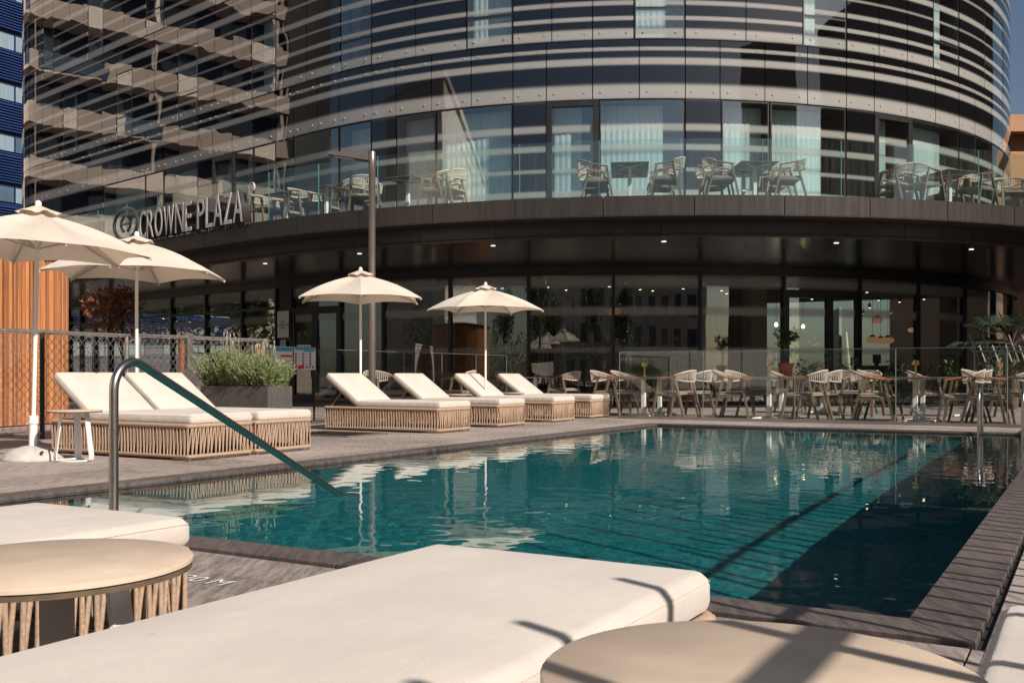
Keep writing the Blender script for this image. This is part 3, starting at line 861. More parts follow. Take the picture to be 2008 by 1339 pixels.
# spot lights and tracks
for k, (px, off, z) in enumerate([(1195, -3, 3.3), (1255, -4, 3.3), (1280, -4.4, 3.3), (1340, -3.6, 3.3), (1415, -4, 3.3), (1425, -5, 3.3), (1480, -4.2, 3.25), (1700, -2.6, 3.3), (1705, -4.4, 3.1), (1722, -3.4, 3.2), (1728, -5.0, 3.15), (1764, -3.2, 3.2), (1812, -2.4, 3.25), (1835, -4.0, 3.15), (1592, -4.5, 3.2), (985, -3, 3.3), (1075, -3, 3.3), (1110, -4, 3.3), (320, -3, 3.0), (345, -3.4, 2.9), (395, -3, 3.1), (372, -3, 2.8)]):
    p, a = gpos(px, off, z)
    s_ = thing('track_spotlight', 'small warm track spotlight under the dark restaurant ceiling', 'spotlight', p, a, 'restaurant track spotlights')
    MB().lathe([(.05, 0), (.05, .14), (.02, .15)], 10).build('housing', M['black_paint'], s_)
    MB().lathe([(.0, -.004), (.036, -.004), (.036, 0)], 10, caps=False).build('lens', M['spot'], s_)
    MB().tube([(0, 0, .15), (0, 0, 3.5 - z)], .008, 5).build('stem', M['black_paint'], s_)
def pendant(px, off, z, label, sc_=1.0, drop=None):
    p, a = gpos(px, off, z); d = thing('pendant_lamp', label, 'lamp', p, a, 'peach pendant lamps in the restaurant')
    MB().lathe([(.05, -.10), (.13, -.09), (.19, -.03), (.19, .02), (.13, .08), (.05, .09)], 20).build('lamp_shade', M['pendant'], d, smooth=50)
    MB().lathe([(.10, .085), (.07, .13), (.015, .15)], 14).build('cap', M['black_paint'], d)
    MB().tube([(0, 0, .15), (0, 0, 3.49 - z)], .006, 5).build('cord', M['black_paint'], d)
    d.scale = (sc_, sc_, 1)
pendant(1711, -2.4, 1.85, 'left of the three low peach pendants in the right window')
pendant(1727, -3.0, 1.87, 'middle of the three low peach pendants in the right window')
pendant(1741, -2.2, 1.84, 'right of the three low peach pendants in the right window')
pendant(1720, -3.4, 2.55, 'high peach pendant above the three low ones in the right window')
pendant(1204, -2.2, 2.55, 'round peach pendant behind the mullion near the umbrella reflection')
pendant(1838, -3.2, 2.5, 'peach pendant seen through the far right window')
for px, off, z, lb in ((1522, -2.2, 2.2, 'bare glowing bulb left of the right glass doors'), (1575, -2.8, 2.2, 'bare glowing bulb seen through the right glass doors')):
    p, a = gpos(px, off, z); d = thing('bulb_lamp', lb, 'lamp', p, a, 'glowing bulbs')
    MB().lathe([(.01, -.05), (.045, -.03), (.05, 0), (.03, .05), (.015, .07)], 12).build('bulb', M['bulb'], d, smooth=60)
    MB().tube([(0, 0, .07), (0, 0, 3.49 - z)], .006, 5).build('cord', M['black_paint'], d)
# pale corner partition; the pale triangle before it stands in for a sunlight patch
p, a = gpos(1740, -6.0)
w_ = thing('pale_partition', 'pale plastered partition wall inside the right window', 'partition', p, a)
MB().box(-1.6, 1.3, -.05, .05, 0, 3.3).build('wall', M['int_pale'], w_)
MB().add([(-1.2, -.5, .05), (1.1, -.5, .05), (1.1, -.5, 2.5), (-1.2, -.46, .05), (1.1, -.46, .05), (1.1, -.46, 2.5)], [(0, 1, 2), (5, 4, 3), (0, 3, 4, 1), (1, 4, 5, 2), (2, 5, 3, 0)]).build('sun_patch_panel', M['int_pale'], w_)
p, a = gpos(1720, -1.6)
d = thing('host_desk', 'dark reception desk with a tilted screen inside the right window', 'desk', p, a)
MB().box(-.7, .7, -.25, .25, 0, 1.05).build('body', M['int_wall'], d, bevel=.01); MB().box(-.2, .15, -.02, 0, 1.12, 1.38).build('screen', M['black_paint'], d, bevel=.004); MB().box(-.05, 0, -.06, .06, 1.05, 1.13).build('stand', M['black_paint'], d)
for px, off in ((870, -2.5), (1480, -2.0), (1860, -2.0)):
    p, a = gpos(px, off)
    c_ = thing('interior_column', {870: 'square pale column behind the windows above the umbrellas', 1480: 'square pale column left of the right glass doors', 1860: 'square grey column by the palm'}[px], 'column', p, a, 'columns inside the restaurant')
    MB().box(-.25, .25, -.25, .25, .012, 3.5).build('shaft', M['concrete'], c_, bevel=.01); MB().box(-.27, .27, -.27, .27, .012, .12).build('skirting', M['frame'], c_)

# ------------------------------------------------------------------ rooftop letters and wall plaque
sign = thing('letter_sign', 'tall metal letters CROWNE PLAZA standing on the balcony edge', 'sign')
ub0, ub1 = BAL.u_px(289), BAL.u_px(494)
chars = 'CROWNE PLAZA'
wd = {'C': .9, 'R': .95, 'O': 1.05, 'W': 1.35, 'N': 1.1, 'E': .85, ' ': .5, 'P': .92, 'L': .8, 'A': 1.05, 'Z': .95}
tot = sum(wd[c] for c in chars); uu = ub0
cache = {}
for c in chars:
    w = wd[c] / tot * (ub1 - ub0)
    if c != ' ':
        u = uu + w / 2; p = BAL.at(u, 0.10); n = BAL.nrm(u); rz = math.atan2(n.y, n.x) + R(90)
        if c not in cache:
            fm = text_mesh(c, 1.06, 0.006, M['letter_face']); sm = text_mesh(c, 1.06, 0.13, M['letter_side'])
            xs = [v.co.x for v in fm.vertices]; k = (w * .86) / (max(xs) - min(xs)); cx = (max(xs) + min(xs)) / 2
            for m_ in (fm, sm): m_.transform(Matrix.Diagonal((k, 1, 1, 1)) @ Matrix.Translation((-cx, 0, 0)))
            cache[c] = (fm, sm)
        fm, sm = cache[c]
        f = link('letter', sm, sign); f.location = (p.x, p.y, 4.31); f.rotation_euler = (R(90), 0, rz)
        face = link('letter_face', fm, f); face.location = (0, 0, .137)
        q = BAL.at(u, .02)
        MB().tube([(q.x, q.y, 4.25), (q.x, q.y, 4.42)], .012, 5).build('stand_off', M['steel'], sign)
    uu += w
u = ub1 + .13; p = BAL.at(u, .1); n = BAL.nrm(u)
rm = link('registered_mark', text_mesh('®', 0.30, .02, M['letter_face']), sign); rm.location = (p.x, p.y, 5.0); rm.rotation_euler = (R(90), 0, math.atan2(n.y, n.x) + R(90))
# round emblem left of the letters; its dark metal stands for shade on it
u = ub0 - .95; p = BAL.at(u, .1); n = BAL.nrm(u); rz = math.atan2(n.y, n.x) + R(90)
mb = MB()
mb.tube([(.62 * math.cos(2 * math.pi * i / 40), 0, .42 * math.sin(2 * math.pi * i / 40)) for i in range(40)], .05, 6, closed=True)
o = mb.build('emblem_ring', M['letter_side'], sign, smooth=40); o.location = (p.x, p.y, 4.82); o.rotation_euler = (0, 0, rz)
mb = MB()
for sx in (-1, 1):
    mb.tube([(sx * (.10 + .16 * math.sin(i / 9 * math.pi)), 0, -.20 + .40 * i / 9) for i in range(10)], .035, 6)
mb.bar((-.2, 0, 0), (.2, 0, 0), .05, .05)
o = mb.build('emblem_scroll', M['letter_side'], sign, smooth=40); o.location = (p.x, p.y, 4.82); o.rotation_euler = (0, 0, rz)

# plaque by the left glass doors
u = GRD.u_px(555, .06); p = GRD.at(u, 0.05); n = GRD.nrm(u); rz = math.atan2(n.y, n.x) + R(90)
pl = thing('wall_plaque', 'pale rectangular plaque with round logo and hotel name beside the glass doors', 'plaque', (p.x, p.y, 1.75), rz)
MB().box(-.27, .27, -.02, 0, .12, .90).build('board', M['plaque'], pl, bevel=.004)
mb = MB(); mb.tube([(.085 * math.cos(2 * math.pi * i / 28), -.0225, .575 + .055 * math.sin(2 * math.pi * i / 28)) for i in range(28)], .005, 4, closed=True)
for sx in (-1, 1): mb.tube([(sx * (.012 + .02 * math.sin(i / 6 * math.pi)), -.0225, .55 + .05 * i / 6) for i in range(7)], .005, 4)
mb.build('logo', M['black_paint'], pl)
o = link('lettering', text_mesh('CROWNE PLAZA', .085, .001, M['black_paint'], sx=.86), pl); o.location = (0, -.022, .45); o.rotation_euler = (R(90), 0, 0)
mb = MB(); x = -.15
while x < .14:
    w = random.uniform(.012, .03); mb.box(x, x + w, -.0225, -.0205, .385, .41); x += w + .008
mb.build('small_print', M['black_paint'], pl)
np_ = thing('small_notice', 'small square notice below the pale plaque', 'notice', (p.x, p.y, 1.55), rz)
MB().box(-.12, .12, -.015, 0, 0, .24).build('board', M['plaque'], np_, bevel=.003)
mb = MB()
for i in range(5): mb.box(-.08, random.uniform(.03, .08), -.0175, -.0155, .05 + i * .035, .062 + i * .035)
mb.build('print_lines', M['black_paint'], np_)

# ================================================================== SUN LOUNGERS
LW, LL = 0.80, 2.0
def cushion(x0, x1, y0, y1, z0, z1, r=0.032, puff=0.007, dens=0.10):
    c = Vector(((x0 + x1) / 2, (y0 + y1) / 2, (z0 + z1) / 2)); h = Vector(((x1 - x0) / 2, (y1 - y0) / 2, (z1 - z0) / 2))
    def lines(hh):
        e = [-hh, -hh + r * .25, -hh + r * .55, -hh + r]
        n = max(1, int((2 * hh - 2 * r) / dens)); inner = [-hh + r + (2 * hh - 2 * r) * i / n for i in range(1, n)]
        return e + inner + [-x for x in reversed(e)]
    gx, gy, gz = lines(h.x), lines(h.y), lines(h.z)
    def m_(x, y, z):
        i = Vector((max(-h.x + r, min(h.x - r, x)), max(-h.y + r, min(h.y - r, y)), max(-h.z + r, min(h.z - r, z))))
        d = Vector((x, y, z)) - i
        q = i + (d.normalized() * r if d.length > 1e-9 else d)
        k = (1 - (abs(x) / h.x) ** 3) * (1 - (abs(y) / h.y) ** 4)
        q.z += puff * k * (1 if z > 0 else -.3 if z < 0 else 0) * abs(z) / h.z
        k2 = (1 - (abs(z) / h.z) ** 2) * .006
        q.x += math.copysign(k2, x) if abs(x) > h.x - 1e-6 else 0; q.y += math.copysign(k2, y) if abs(y) > h.y - 1e-6 else 0
        return c + q
    mb = MB()
    def face(A, Bv, f, flip):
        o = len(mb.v); nb = len(Bv)
        mb.v += [tuple(m_(*f(a, b))) for a in A for b in Bv]
        for i in range(len(A) - 1):
            for j in range(nb - 1):
                q = (o + i * nb + j, o + (i + 1) * nb + j, o + (i + 1) * nb + j + 1, o + i * nb + j + 1)
                mb.f.append(q[::-1] if flip else q)
    face(gx, gy, lambda a, b: (a, b, h.z), False); face(gx, gy, lambda a, b: (a, b, -h.z), True)
    face(gx, gz, lambda a, b: (a, -h.y, b), False); face(gx, gz, lambda a, b: (a, h.y, b), True)
    face(gy, gz, lambda a, b: (-h.x, a, b), True); face(gy, gz, lambda a, b: (h.x, a, b), False)
    return mb
def rrect(x0, x1, y0, y1, r, z, n=5):
    pts = []
    for cx, cy, a0 in ((x1 - r, y1 - r, 0), (x0 + r, y1 - r, 90), (x0 + r, y0 + r, 180), (x1 - r, y0 + r, 270)):
        for i in range(n + 1):
            a = R(a0 + 90 * i / n); pts.append((cx + r * math.cos(a), cy + r * math.sin(a), z))
    return pts
def resample(pts, d):
    out = []; m = len(pts)
    for i in range(m):
        a = Vector(pts[i]); b = Vector(pts[(i + 1) % m]); n = max(1, int((b - a).length / d))
        for k in range(n): out.append(a + (b - a) * k / n)
    return out
BZ0, BZ1 = 0.04, 0.315
def rope_tube(z, r):
    pts = resample(rrect(.015, LW - .015, .015, LL - .015, .03, z), .0075)
    return MB().tube(pts, [r + (.0028 if i % 2 else -.0008) for i in range(len(pts))], 8, closed=True)
def strand_list(rs):
    """zig-zag ropes between the lower and upper wrapped tubes, all round the base"""
    out = []
    per = resample(rrect(.008, LW - .008, .008, LL - .008, .03, 0), .001)
    n = len(per); pitch = 45; i = 0
    while i < n - 10:
        j = (i + pitch // 2 + rs.randint(-3, 3)) % n; k = (i + rs.randint(-4, 4)) % n; m = (i + rs.randint(-6, 6)) % n
        a, b = per[k % n], per[m % n]
        out.append([(a.x, a.y, BZ1 - .01), (b.x, b.y, BZ0 + .01)])
        c = per[j]; d = per[(j + rs.randint(6, 15)) % n]
        out.append([(b.x * .994 + .003, b.y * .998 + .002, BZ0 + .01), (d.x * .99 + .004, d.y * .996 + .004, BZ1 - .01)])
        i += pitch
    return out
LMESH = {}
def lounger_meshes():
    LMESH['upper'] = rope_tube(BZ1, .021).mesh('upper_tube', M['rope'], smooth=80)
    LMESH['lower'] = rope_tube(BZ0, .017).mesh('lower_tube', M['rope'], smooth=80)
    mb = MB()
    for p in strand_list(random.Random(3)): mb.tube(p, .0080, 5, caps=False)
    LMESH['ropes'] = mb.mesh('rope_weave', M['rope'], smooth=80)
    mb = MB(); mb.box(.04, LW - .04, .04, LL - .04, .285, .318); LMESH['deck'] = mb.mesh('platform', M['tan_metal'])
    mb = MB().lathe([(.012, 0), (.012, .03)], 8); LMESH['foot'] = mb.mesh('foot', M['steel'])
    LMESH['seat'] = cushion(.02, LW - .02, -.005, 1.42, .325, .425).mesh('seat_cushion', M['cushion'], smooth=80, weld=True)
    b = cushion(.02, LW - .02, 0, .70, 0, .10)
    me_ = b.mesh('back_cushion', M['cushion'], smooth=80, weld=True)
    fl_ = me_.copy(); fl_.transform(Matrix.Translation((0, 1.425, .325)) @ Matrix.Diagonal((1, .81, 1, 1))); LMESH['back_flat'] = fl_
    me_.transform(Matrix.Translation((0, 1.415, .335)) @ Matrix.Rotation(R(35), 4, 'X')); LMESH['back'] = me_
    def seam(x0, x1, y0, y1, z, r): return MB().tube(rrect(x0, x1, y0, y1, .030, z, 6), r, 4, closed=True)
    LMESH['seam'] = seam(.0165, LW - .0165, -.0085, 1.4235, .404, .0009).mesh('seam', M['seam'])
    ms = seam(.0165, LW - .0165, -.0035, .7035, .080, .0009).mesh('seam', M['seam']); ms.transform(Matrix.Translation((0, 1.415, .335)) @ Matrix.Rotation(R(35), 4, 'X')); LMESH['bseam'] = ms
    mb = MB()
    rot = Matrix.Translation((0, 1.415, .325)) @ Matrix.Rotation(R(35), 4, 'X')
    fr = [rot @ Vector(p) for p in ((.06, 0, 0), (.06, .66, 0), (LW - .06, .66, 0), (LW - .06, 0, 0))]
    for a, c in zip(fr[:-1], fr[1:]): mb.tube([a, c], .013, 8)
    LMESH['bframe'] = mb.mesh('back_frame', M['tan_metal'], smooth=60)
    mb = MB()
    for x in (.09, LW - .09): mb.tube([rot @ Vector((x, .38, 0)), (x, 1.93, .33)], .008, 6)
    mb.tube([(.09, 1.93, .33), (LW - .09, 1.93, .33)], .008, 6)
    LMESH['strut'] = mb.mesh('back_strut', M['tan_metal'], smooth=60)
lounger_meshes()
def lounger(label, loc, rotz, group, single_ropes=False, flat=False):
    t = thing('sun_lounger', label, 'sun lounger', loc, rotz, group)
    base = link('rope_base', LMESH['deck'], t)
    link('upper_tube', LMESH['upper'], base); link('lower_tube', LMESH['lower'], base)
    if single_ropes:
        for p in strand_list(random.Random(3)):
            if min(p[0][0], p[1][0]) > .1 and min(p[0][1], p[1][1]) > 1.2: continue
            MB().tube([p[0], tuple((Vector(p[0]) + Vector(p[1])) / 2 + Vector((random.uniform(-.002, .002), random.uniform(-.002, .002), 0))), p[1]], .0080, 7, caps=False).build('rope', M['rope'], base, smooth=80)
    else: stuff(link('rope_weave', LMESH['ropes'], base))
    for x, y in ((.03, .03), (LW - .03, .03), (.03, LL - .03), (LW - .03, LL - .03)): link('foot', LMESH['foot'], t, (x, y, 0))
    s_ = link('seat_cushion', LMESH['seat'], t); link('seam', LMESH['seam'], s_)
    if flat:
        link('back_cushion', LMESH['back_flat'], t); return t
    b_ = link('back_cushion', LMESH['back'], t); link('seam', LMESH['bseam'], b_)
    f_ = link('back_frame', LMESH['bframe'], t); link('back_strut', LMESH['strut'], f_)
    return t
grp = 'sun loungers in a row along the pool'
lounger('cream sun lounger behind the steel handrail, next to the white round side table', st(6.29, 7.03), ROTA, grp)
lounger('second sun lounger from the left, pushed against the first in front of the lavender planter', st(7.13, 7.03), ROTA, grp)
lounger('sun lounger directly in front of the grey lamp post, third from the left', st(10.94, 7.50), ROTA, grp)
lounger('sun lounger right of the lamp post, fourth from the left in the row', st(12.62, 7.58), ROTA, grp)
lounger('sun lounger beside the rightmost parasol, fifth from the left in the row', st(14.42, 7.62), ROTA, grp)
lounger('farthest sun lounger of the row, beside the glass pool fence', st(16.05, 7.72), ROTA, grp)
fg = 'foreground sun loungers'
a_ = lounger('big cream foreground lounger between the two taupe tables', st(1.96, .655), ROTA + R(90), fg, flat=True)
b_ = lounger('foreground lounger at the left edge behind the big taupe table', st(1.96, 2.17), ROTA + R(90), fg, single_ropes=True, flat=True)
c_ = lounger('striped-shadowed lounger cut off at the bottom right corner', st(1.95, -.565), ROTA + R(90), fg, flat=True)
for o in (a_, b_, c_): o.scale = (.9, .9, .9)

# flat dark hatch in the deck between the loungers
ht = thing('floor_grille', 'flat dark floor hatch in the deck between second and third lounger', 'grille', st(9.72, 8.05, .002), ROTA)
MB().box(0, .85, 0, 1.15, 0, .003).build('dark_sheet', M['slot'], ht)  # near-black sheet lying flat on the deck under the bars
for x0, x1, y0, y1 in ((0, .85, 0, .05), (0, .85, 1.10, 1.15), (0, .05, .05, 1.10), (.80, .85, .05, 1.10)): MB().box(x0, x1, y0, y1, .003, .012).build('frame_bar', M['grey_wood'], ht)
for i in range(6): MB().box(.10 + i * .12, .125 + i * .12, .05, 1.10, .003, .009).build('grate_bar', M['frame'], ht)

# ------------------------------------------------------------------ round side tables
def side_table_proto():
    t = thing('side_table', 'x', 'side table')
    MB().lathe([(.228, .449), (.235, .452), (.235, .4585), (.232, .461)], 64).build('table_top', M['table_top'], t, smooth=40)
    MB().lathe([(.225, .440), (.2335, .4405), (.2335, .449), (.2285, .449)], 64).build('table_edge', M['table_edge'], t, smooth=40)
    for k in range(3):
        a = R(90 + 120 * k); ca, sa = math.cos(a), math.sin(a)
        mb = MB(); pts = [(.12, .44), (.135, .32), (.155, .16), (.172, .045), (.165, .012), (.13, .006)]
        vs = []
        for r_, z in pts:
            for sgn in (-1, 1):
                for dr in (0, .008): vs.append(((r_ + dr) * ca - sgn * .03 * sa, (r_ + dr) * sa + sgn * .03 * ca, z))
        fs = []
        for i in range(len(pts) - 1):
            q = i * 4; w = q + 4
            fs += [(q, q + 2, w + 2, w), (q + 1, w + 1, w + 3, q + 3), (q, w, w + 1, q + 1), (q + 2, q + 3, w + 3, w + 2)]
        mb.add(vs, fs); mb.build('leg', M['white_metal'], t)
    ring = MB(); ring.tube([(.145 * math.cos(2 * math.pi * i / 36), .145 * math.sin(2 * math.pi * i / 36), .008) for i in range(36)], .0075, 6, closed=True); ring.build('base_ring', M['white_metal'], t, smooth=60)
    return t
tp = side_table_proto()
tabs = [((-.795, 1.715, 0), 20, 'large taupe round table in the lower left corner'), ((.265, 1.065, 0), 35, 'large taupe round table in front at the bottom right, crossed by shadows'),
        ((P(147, 9.05), 9.05, 0), 15, 'white-legged round side table beside the first lounger and parasol base'),
        (tuple(st(13.75, 9.05)), 50, 'small round side table between the fourth and fifth lounger'), (tuple(st(15.52, 9.05)), 70, 'small round side table between the fifth and sixth lounger')]
for i, (loc, a, lb) in enumerate(tabs): place(tp, i == 0, lb, loc, R(a), 'round side tables')

# ------------------------------------------------------------------ parasols
def parasol(label, loc, rot, tilt=(0, 0)):
    t = thing('parasol', label, 'parasol', loc, rot, 'cream parasols')
    t.rotation_euler = (R(tilt[0]), R(tilt[1]), rot)
    Rr, zr, za = 1.02, 1.90, 2.27
    nr = 6; K = 10; J = 12
    mb = MB(); o = 0
    vs = []; fs = []
    for k in range(nr):
        for j in range(J):
            f = j / J; ang = 2 * math.pi * (k + f) / nr
            # scalloped edge and slack cloth between ribs
            rim = Rr * (math.cos(math.pi / nr) / math.cos((f - .5) * 2 * math.pi / nr)) * (1 - .075 * math.sin(math.pi * f))
            for i in range(K + 1):
                g_ = i / K; r_ = .05 + (rim - .05) * g_
                z = za - (za - zr) * (.86 * g_ + .14 * g_ ** 3) + .03 * math.sin(math.pi * g_) - .05 * math.sin(math.pi * f) * math.sin(math.pi * g_) + .030 * math.sin(math.pi * f) * g_ ** 2
                vs.append((r_ * math.cos(ang), r_ * math.sin(ang), z))
    tot_ = nr * J
    for a in range(tot_):
        b = (a + 1) % tot_
        for i in range(K): fs.append((a * (K + 1) + i, a * (K + 1) + i + 1, b * (K + 1) + i + 1, b * (K + 1) + i))
    mb.add(vs, fs)
    cp = mb.build('canopy', M['canopy'], t, smooth=13)
    # vent cap
    mb = MB(); vs = []; n = 36
    for i in range(n):
        a = 2 * math.pi * i / n; w = .012 * math.sin(6 * a + .6) + .006 * math.sin(11 * a)
        for r_, z in ((.015, za + .075), (.06, za + .058), (.12, za + .030 + w * .4), (.185 + w, za - .002 + w)): vs.append((r_ * math.cos(a), r_ * math.sin(a), z))
    mb.add(vs, [(i * 4 + k, i * 4 + k + 1, ((i + 1) % n) * 4 + k + 1, ((i + 1) % n) * 4 + k) for i in range(n) for k in range(3)])
    mb.build('vent_cap', M['canopy'], cp, smooth=60)
    MB().lathe([(.03, za + .07), (.028, za + .105), (.012, za + .12)], 12).build('finial', M['white_metal'], t, smooth=40)
    for k in range(nr):
        a = 2 * math.pi * k / nr; ca, sa = math.cos(a), math.sin(a)
        rb = MB().bar((.03 * ca, .03 * sa, za - .03), (Rr * .995 * ca, Rr * .995 * sa, zr - .018), .016, .022).build('rib', M['concrete'], t)
        MB().bar((.03 * ca, .03 * sa, 1.95), (.45 * ca, .45 * sa, za - .195), .012, .014).build('strut', M['concrete'], rb)
    pole = MB().tube([(0, 0, .30), (0, 0, za + .03)], .019, 14).build('pole', M['white_metal'], t, smooth=40)
    MB().lathe([(.03, 1.93), (.03, 1.99)], 12).build('runner', M['white_metal'], pole)
    MB().lathe([(.036, .12), (.036, .33), (.043, .33), (.043, .40), (.036, .405), (.022, .405)], 18).build('socket', M['white_metal'], t, smooth=40)
    MB().lathe([(.265, .0), (.265, .012), (.24, .05), (.17, .095), (.09, .122), (.04, .128)], 36).build('base', M['concrete'], t, smooth=50)
    k_ = MB(); k_.tube([(.13, -.19, .075), (.15, -.21, .085)], .013, 8); k_.build('bolt', M['black_paint'], t)
    return t
parasol('large cream parasol at the left edge with its round concrete base in view', (P(64, 9.2), 9.2, 0), R(8), (0, 1.2))
parasol('cream parasol rising behind the second lounger, second from the left', (P(268, 11.2), 11.2, 0), R(-24))
parasol('cream parasol just left of the lamp post', (P(707, 14.9), 14.9, 0), R(-21))
parasol('rightmost and smallest cream parasol behind the fifth lounger', (P(952, 17.3), 17.3, 0), R(4))

# ------------------------------------------------------------------ pool handrail and ladder
pA = Vector((P(223, 4.6), 4.6, 0)); pB = Vector((P(664, 6.6), 6.6, 0.0))
d = (pB - pA); dn = d.normalized(); ln = d.length
pts = []
zt = 0.84
for i in range(11):
    a = R(180 - 110 * i / 10); pts.append(pA + dn * (.135 + .135 * math.cos(a)) + Vector((0, 0, zt - .135 + .135 * math.sin(a))))
end = pB + dn * .42; end.z = -.19
rail = thing('handrail', 'bent stainless steel handrail going down into the water', 'handrail')
MB().tube([pA + Vector((0, 0, -.0))] + [pA + Vector((0, 0, .35))] + pts + [pts[-1] * .5 + end * .5, end], .0212, 18).build('tube', M['steel'], rail, smooth=50)
MB().lathe([(.05, 0), (.05, .012), (.024, .018)], 20, (pA.x, pA.y, 0)).build('floor_flange', M['steel'], rail, smooth=40)
for px, lb in ((1921, 'left stainless rail of the pool ladder at the far right corner'), (2007, 'right stainless rail of the pool ladder at the right edge')):
    Y = 12.9 if px < 2000 else 12.5
    b = Vector((P(px, Y), Y, 0)); dv = Vector((AX[0], AX[1], 0))
    r_ = thing('ladder_rail', lb, 'ladder rail', b, 0, 'pool ladder rails')
    hh = .58
    pp = [(-dv.x * .12, -dv.y * .12, -.9), (-dv.x * .12, -dv.y * .12, hh - .14)]
    for i in range(9):
        a = R(180 - 180 * i / 8); q = dv * (.08 + .20 * math.cos(a)); pp.append((q.x, q.y, hh - .14 + .16 * math.sin(a)))
    pp.append((dv.x * .28, dv.y * .28, .0))
    MB().tube(pp, .021, 14).build('tube', M['steel'], r_, smooth=50)
    MB().lathe([(.045, 0.013), (.045, .024), (.022, .03)], 16, (dv.x * .28, dv.y * .28, 0)).build('floor_flange', M['steel'], r_)

# ================================================================== FENCES ROUND THE POOL
TB = 10.8                                            # line of the fence behind the loungers
# chain-link runs with steel top rail
def chain_link(label, s0, s1, t, z0, z1, posts):
    f = thing('chain_link_fence', label, 'fence', st(s0, t), ROTA)
    w = s1 - s0; mb = MB(); p = .105
    import itertools
    k = -int((z1 - z0) / p) - 1
    def clip(x0):                                    # 45-degree wires zig-zagging
        for sgn in (1, -1):
            pts = []; n = int((z1 - z0) / (p / 4))
            for i in range(n + 1):
                z = z0 + (z1 - z0) * i / n
                x = x0 + sgn * (z - z0) * .9 + (.008 if i % 2 else -.008)
                if 0 <= x <= w: pts.append((x, .008 * sgn, z))
            if len(pts) > 2: yield pts
    x = -(z1 - z0)
    while x < w + (z1 - z0):
        for pts in clip(x): mb.tube(pts, .0042, 3, caps=False)
        x += p
    stuff(mb.build('wire_mesh', M['galv'], f))
    MB().tube([(0, 0, z1), (w, 0, z1)], .026, 10).build('top_rail', M['galv'], f, smooth=50)
    MB().tube([(0, 0, z0), (w, 0, z0)], .018, 8).build('bottom_rail', M['galv'], f, smooth=50)
    for x, r_, mt in posts: MB().tube([(x, 0, 0), (x, 0, z1)], r_, 10).build('post', M[mt], f, smooth=50)
    return f
chain_link('chain-link fence in front of the orange wooden hut', 4.5, 8.85, TB + .25, .07, 1.30, [(.05, .024, 'galv'), (3.1, .03, 'black_paint'), (4.33, .026, 'galv')])
f = chain_link('chain-link gate with rust-brown posts behind the second lounger', 9.0, 11.35, TB + .25, .07, 1.31, [(.02, .026, 'galv'), (2.33, .026, 'galv')])
for x in (.78, 2.28): MB().bar((x, .05, 0), (x, .05, 1.34), .07, .05).build('gate_post', M['rust'], f, bevel=.004)
MB().box(.84, .93, -.03, .05, .86, 1.36).build('latch_box', M['galv'], f, bevel=.004); MB().tube([(.93, -.02, 1.1), (1.35, -.02, 1.08)], .009, 6).build('latch_bar', M['black_paint'], f); MB().box(2.34, 2.44, -.03, .04, 1.05, 1.34).build('hinge_box', M['galv'], f, bevel=.004)
# glass pool fence panels
def glass_run(label, pts, n, h=1.19):
    f = thing('glass_fence', label, 'fence'); 
    for (a, b) in zip(pts[:-1], pts[1:]):
        a = Vector(a); b = Vector(b); m = max(1, round((b - a).length / n))
        for i in range(m):
            p0 = a + (b - a) * (i / m); p1 = a + (b - a) * ((i + 1) / m); dd = (p1 - p0).normalized()
            q0 = p0 + dd * .008; q1 = p1 - dd * .008
            o = MB().bar((q0.x, q0.y, h / 2 + .02), (q1.x, q1.y, h / 2 + .02), .013, h - .04, up=(0, 0, 1)).build('glass_panel', M['pool_glass'], f)
            e = MB(); e.bar((p1.x, p1.y, .03), (p1.x, p1.y, h), .013, .010); e.bar((q0.x, q0.y, h + .004), (q1.x, q1.y, h + .004), .014, .006); e.build('panel_edge', M['edge_grey'], o)
        MB().bar((a.x, a.y, .025), (b.x, b.y, .025), .05, .05).build('base_channel', M['steel'], f)
SG = 16.45
glass_run('frameless glass fence behind the row of loungers', [st(12.2, TB), st(18.3, TB)], 1.25)
glass_run('frameless glass fence between the pool end and the dining tables', [st(SG + .55, 7.35), st(SG, 7.35), st(SG, -3.6)], 1.5)
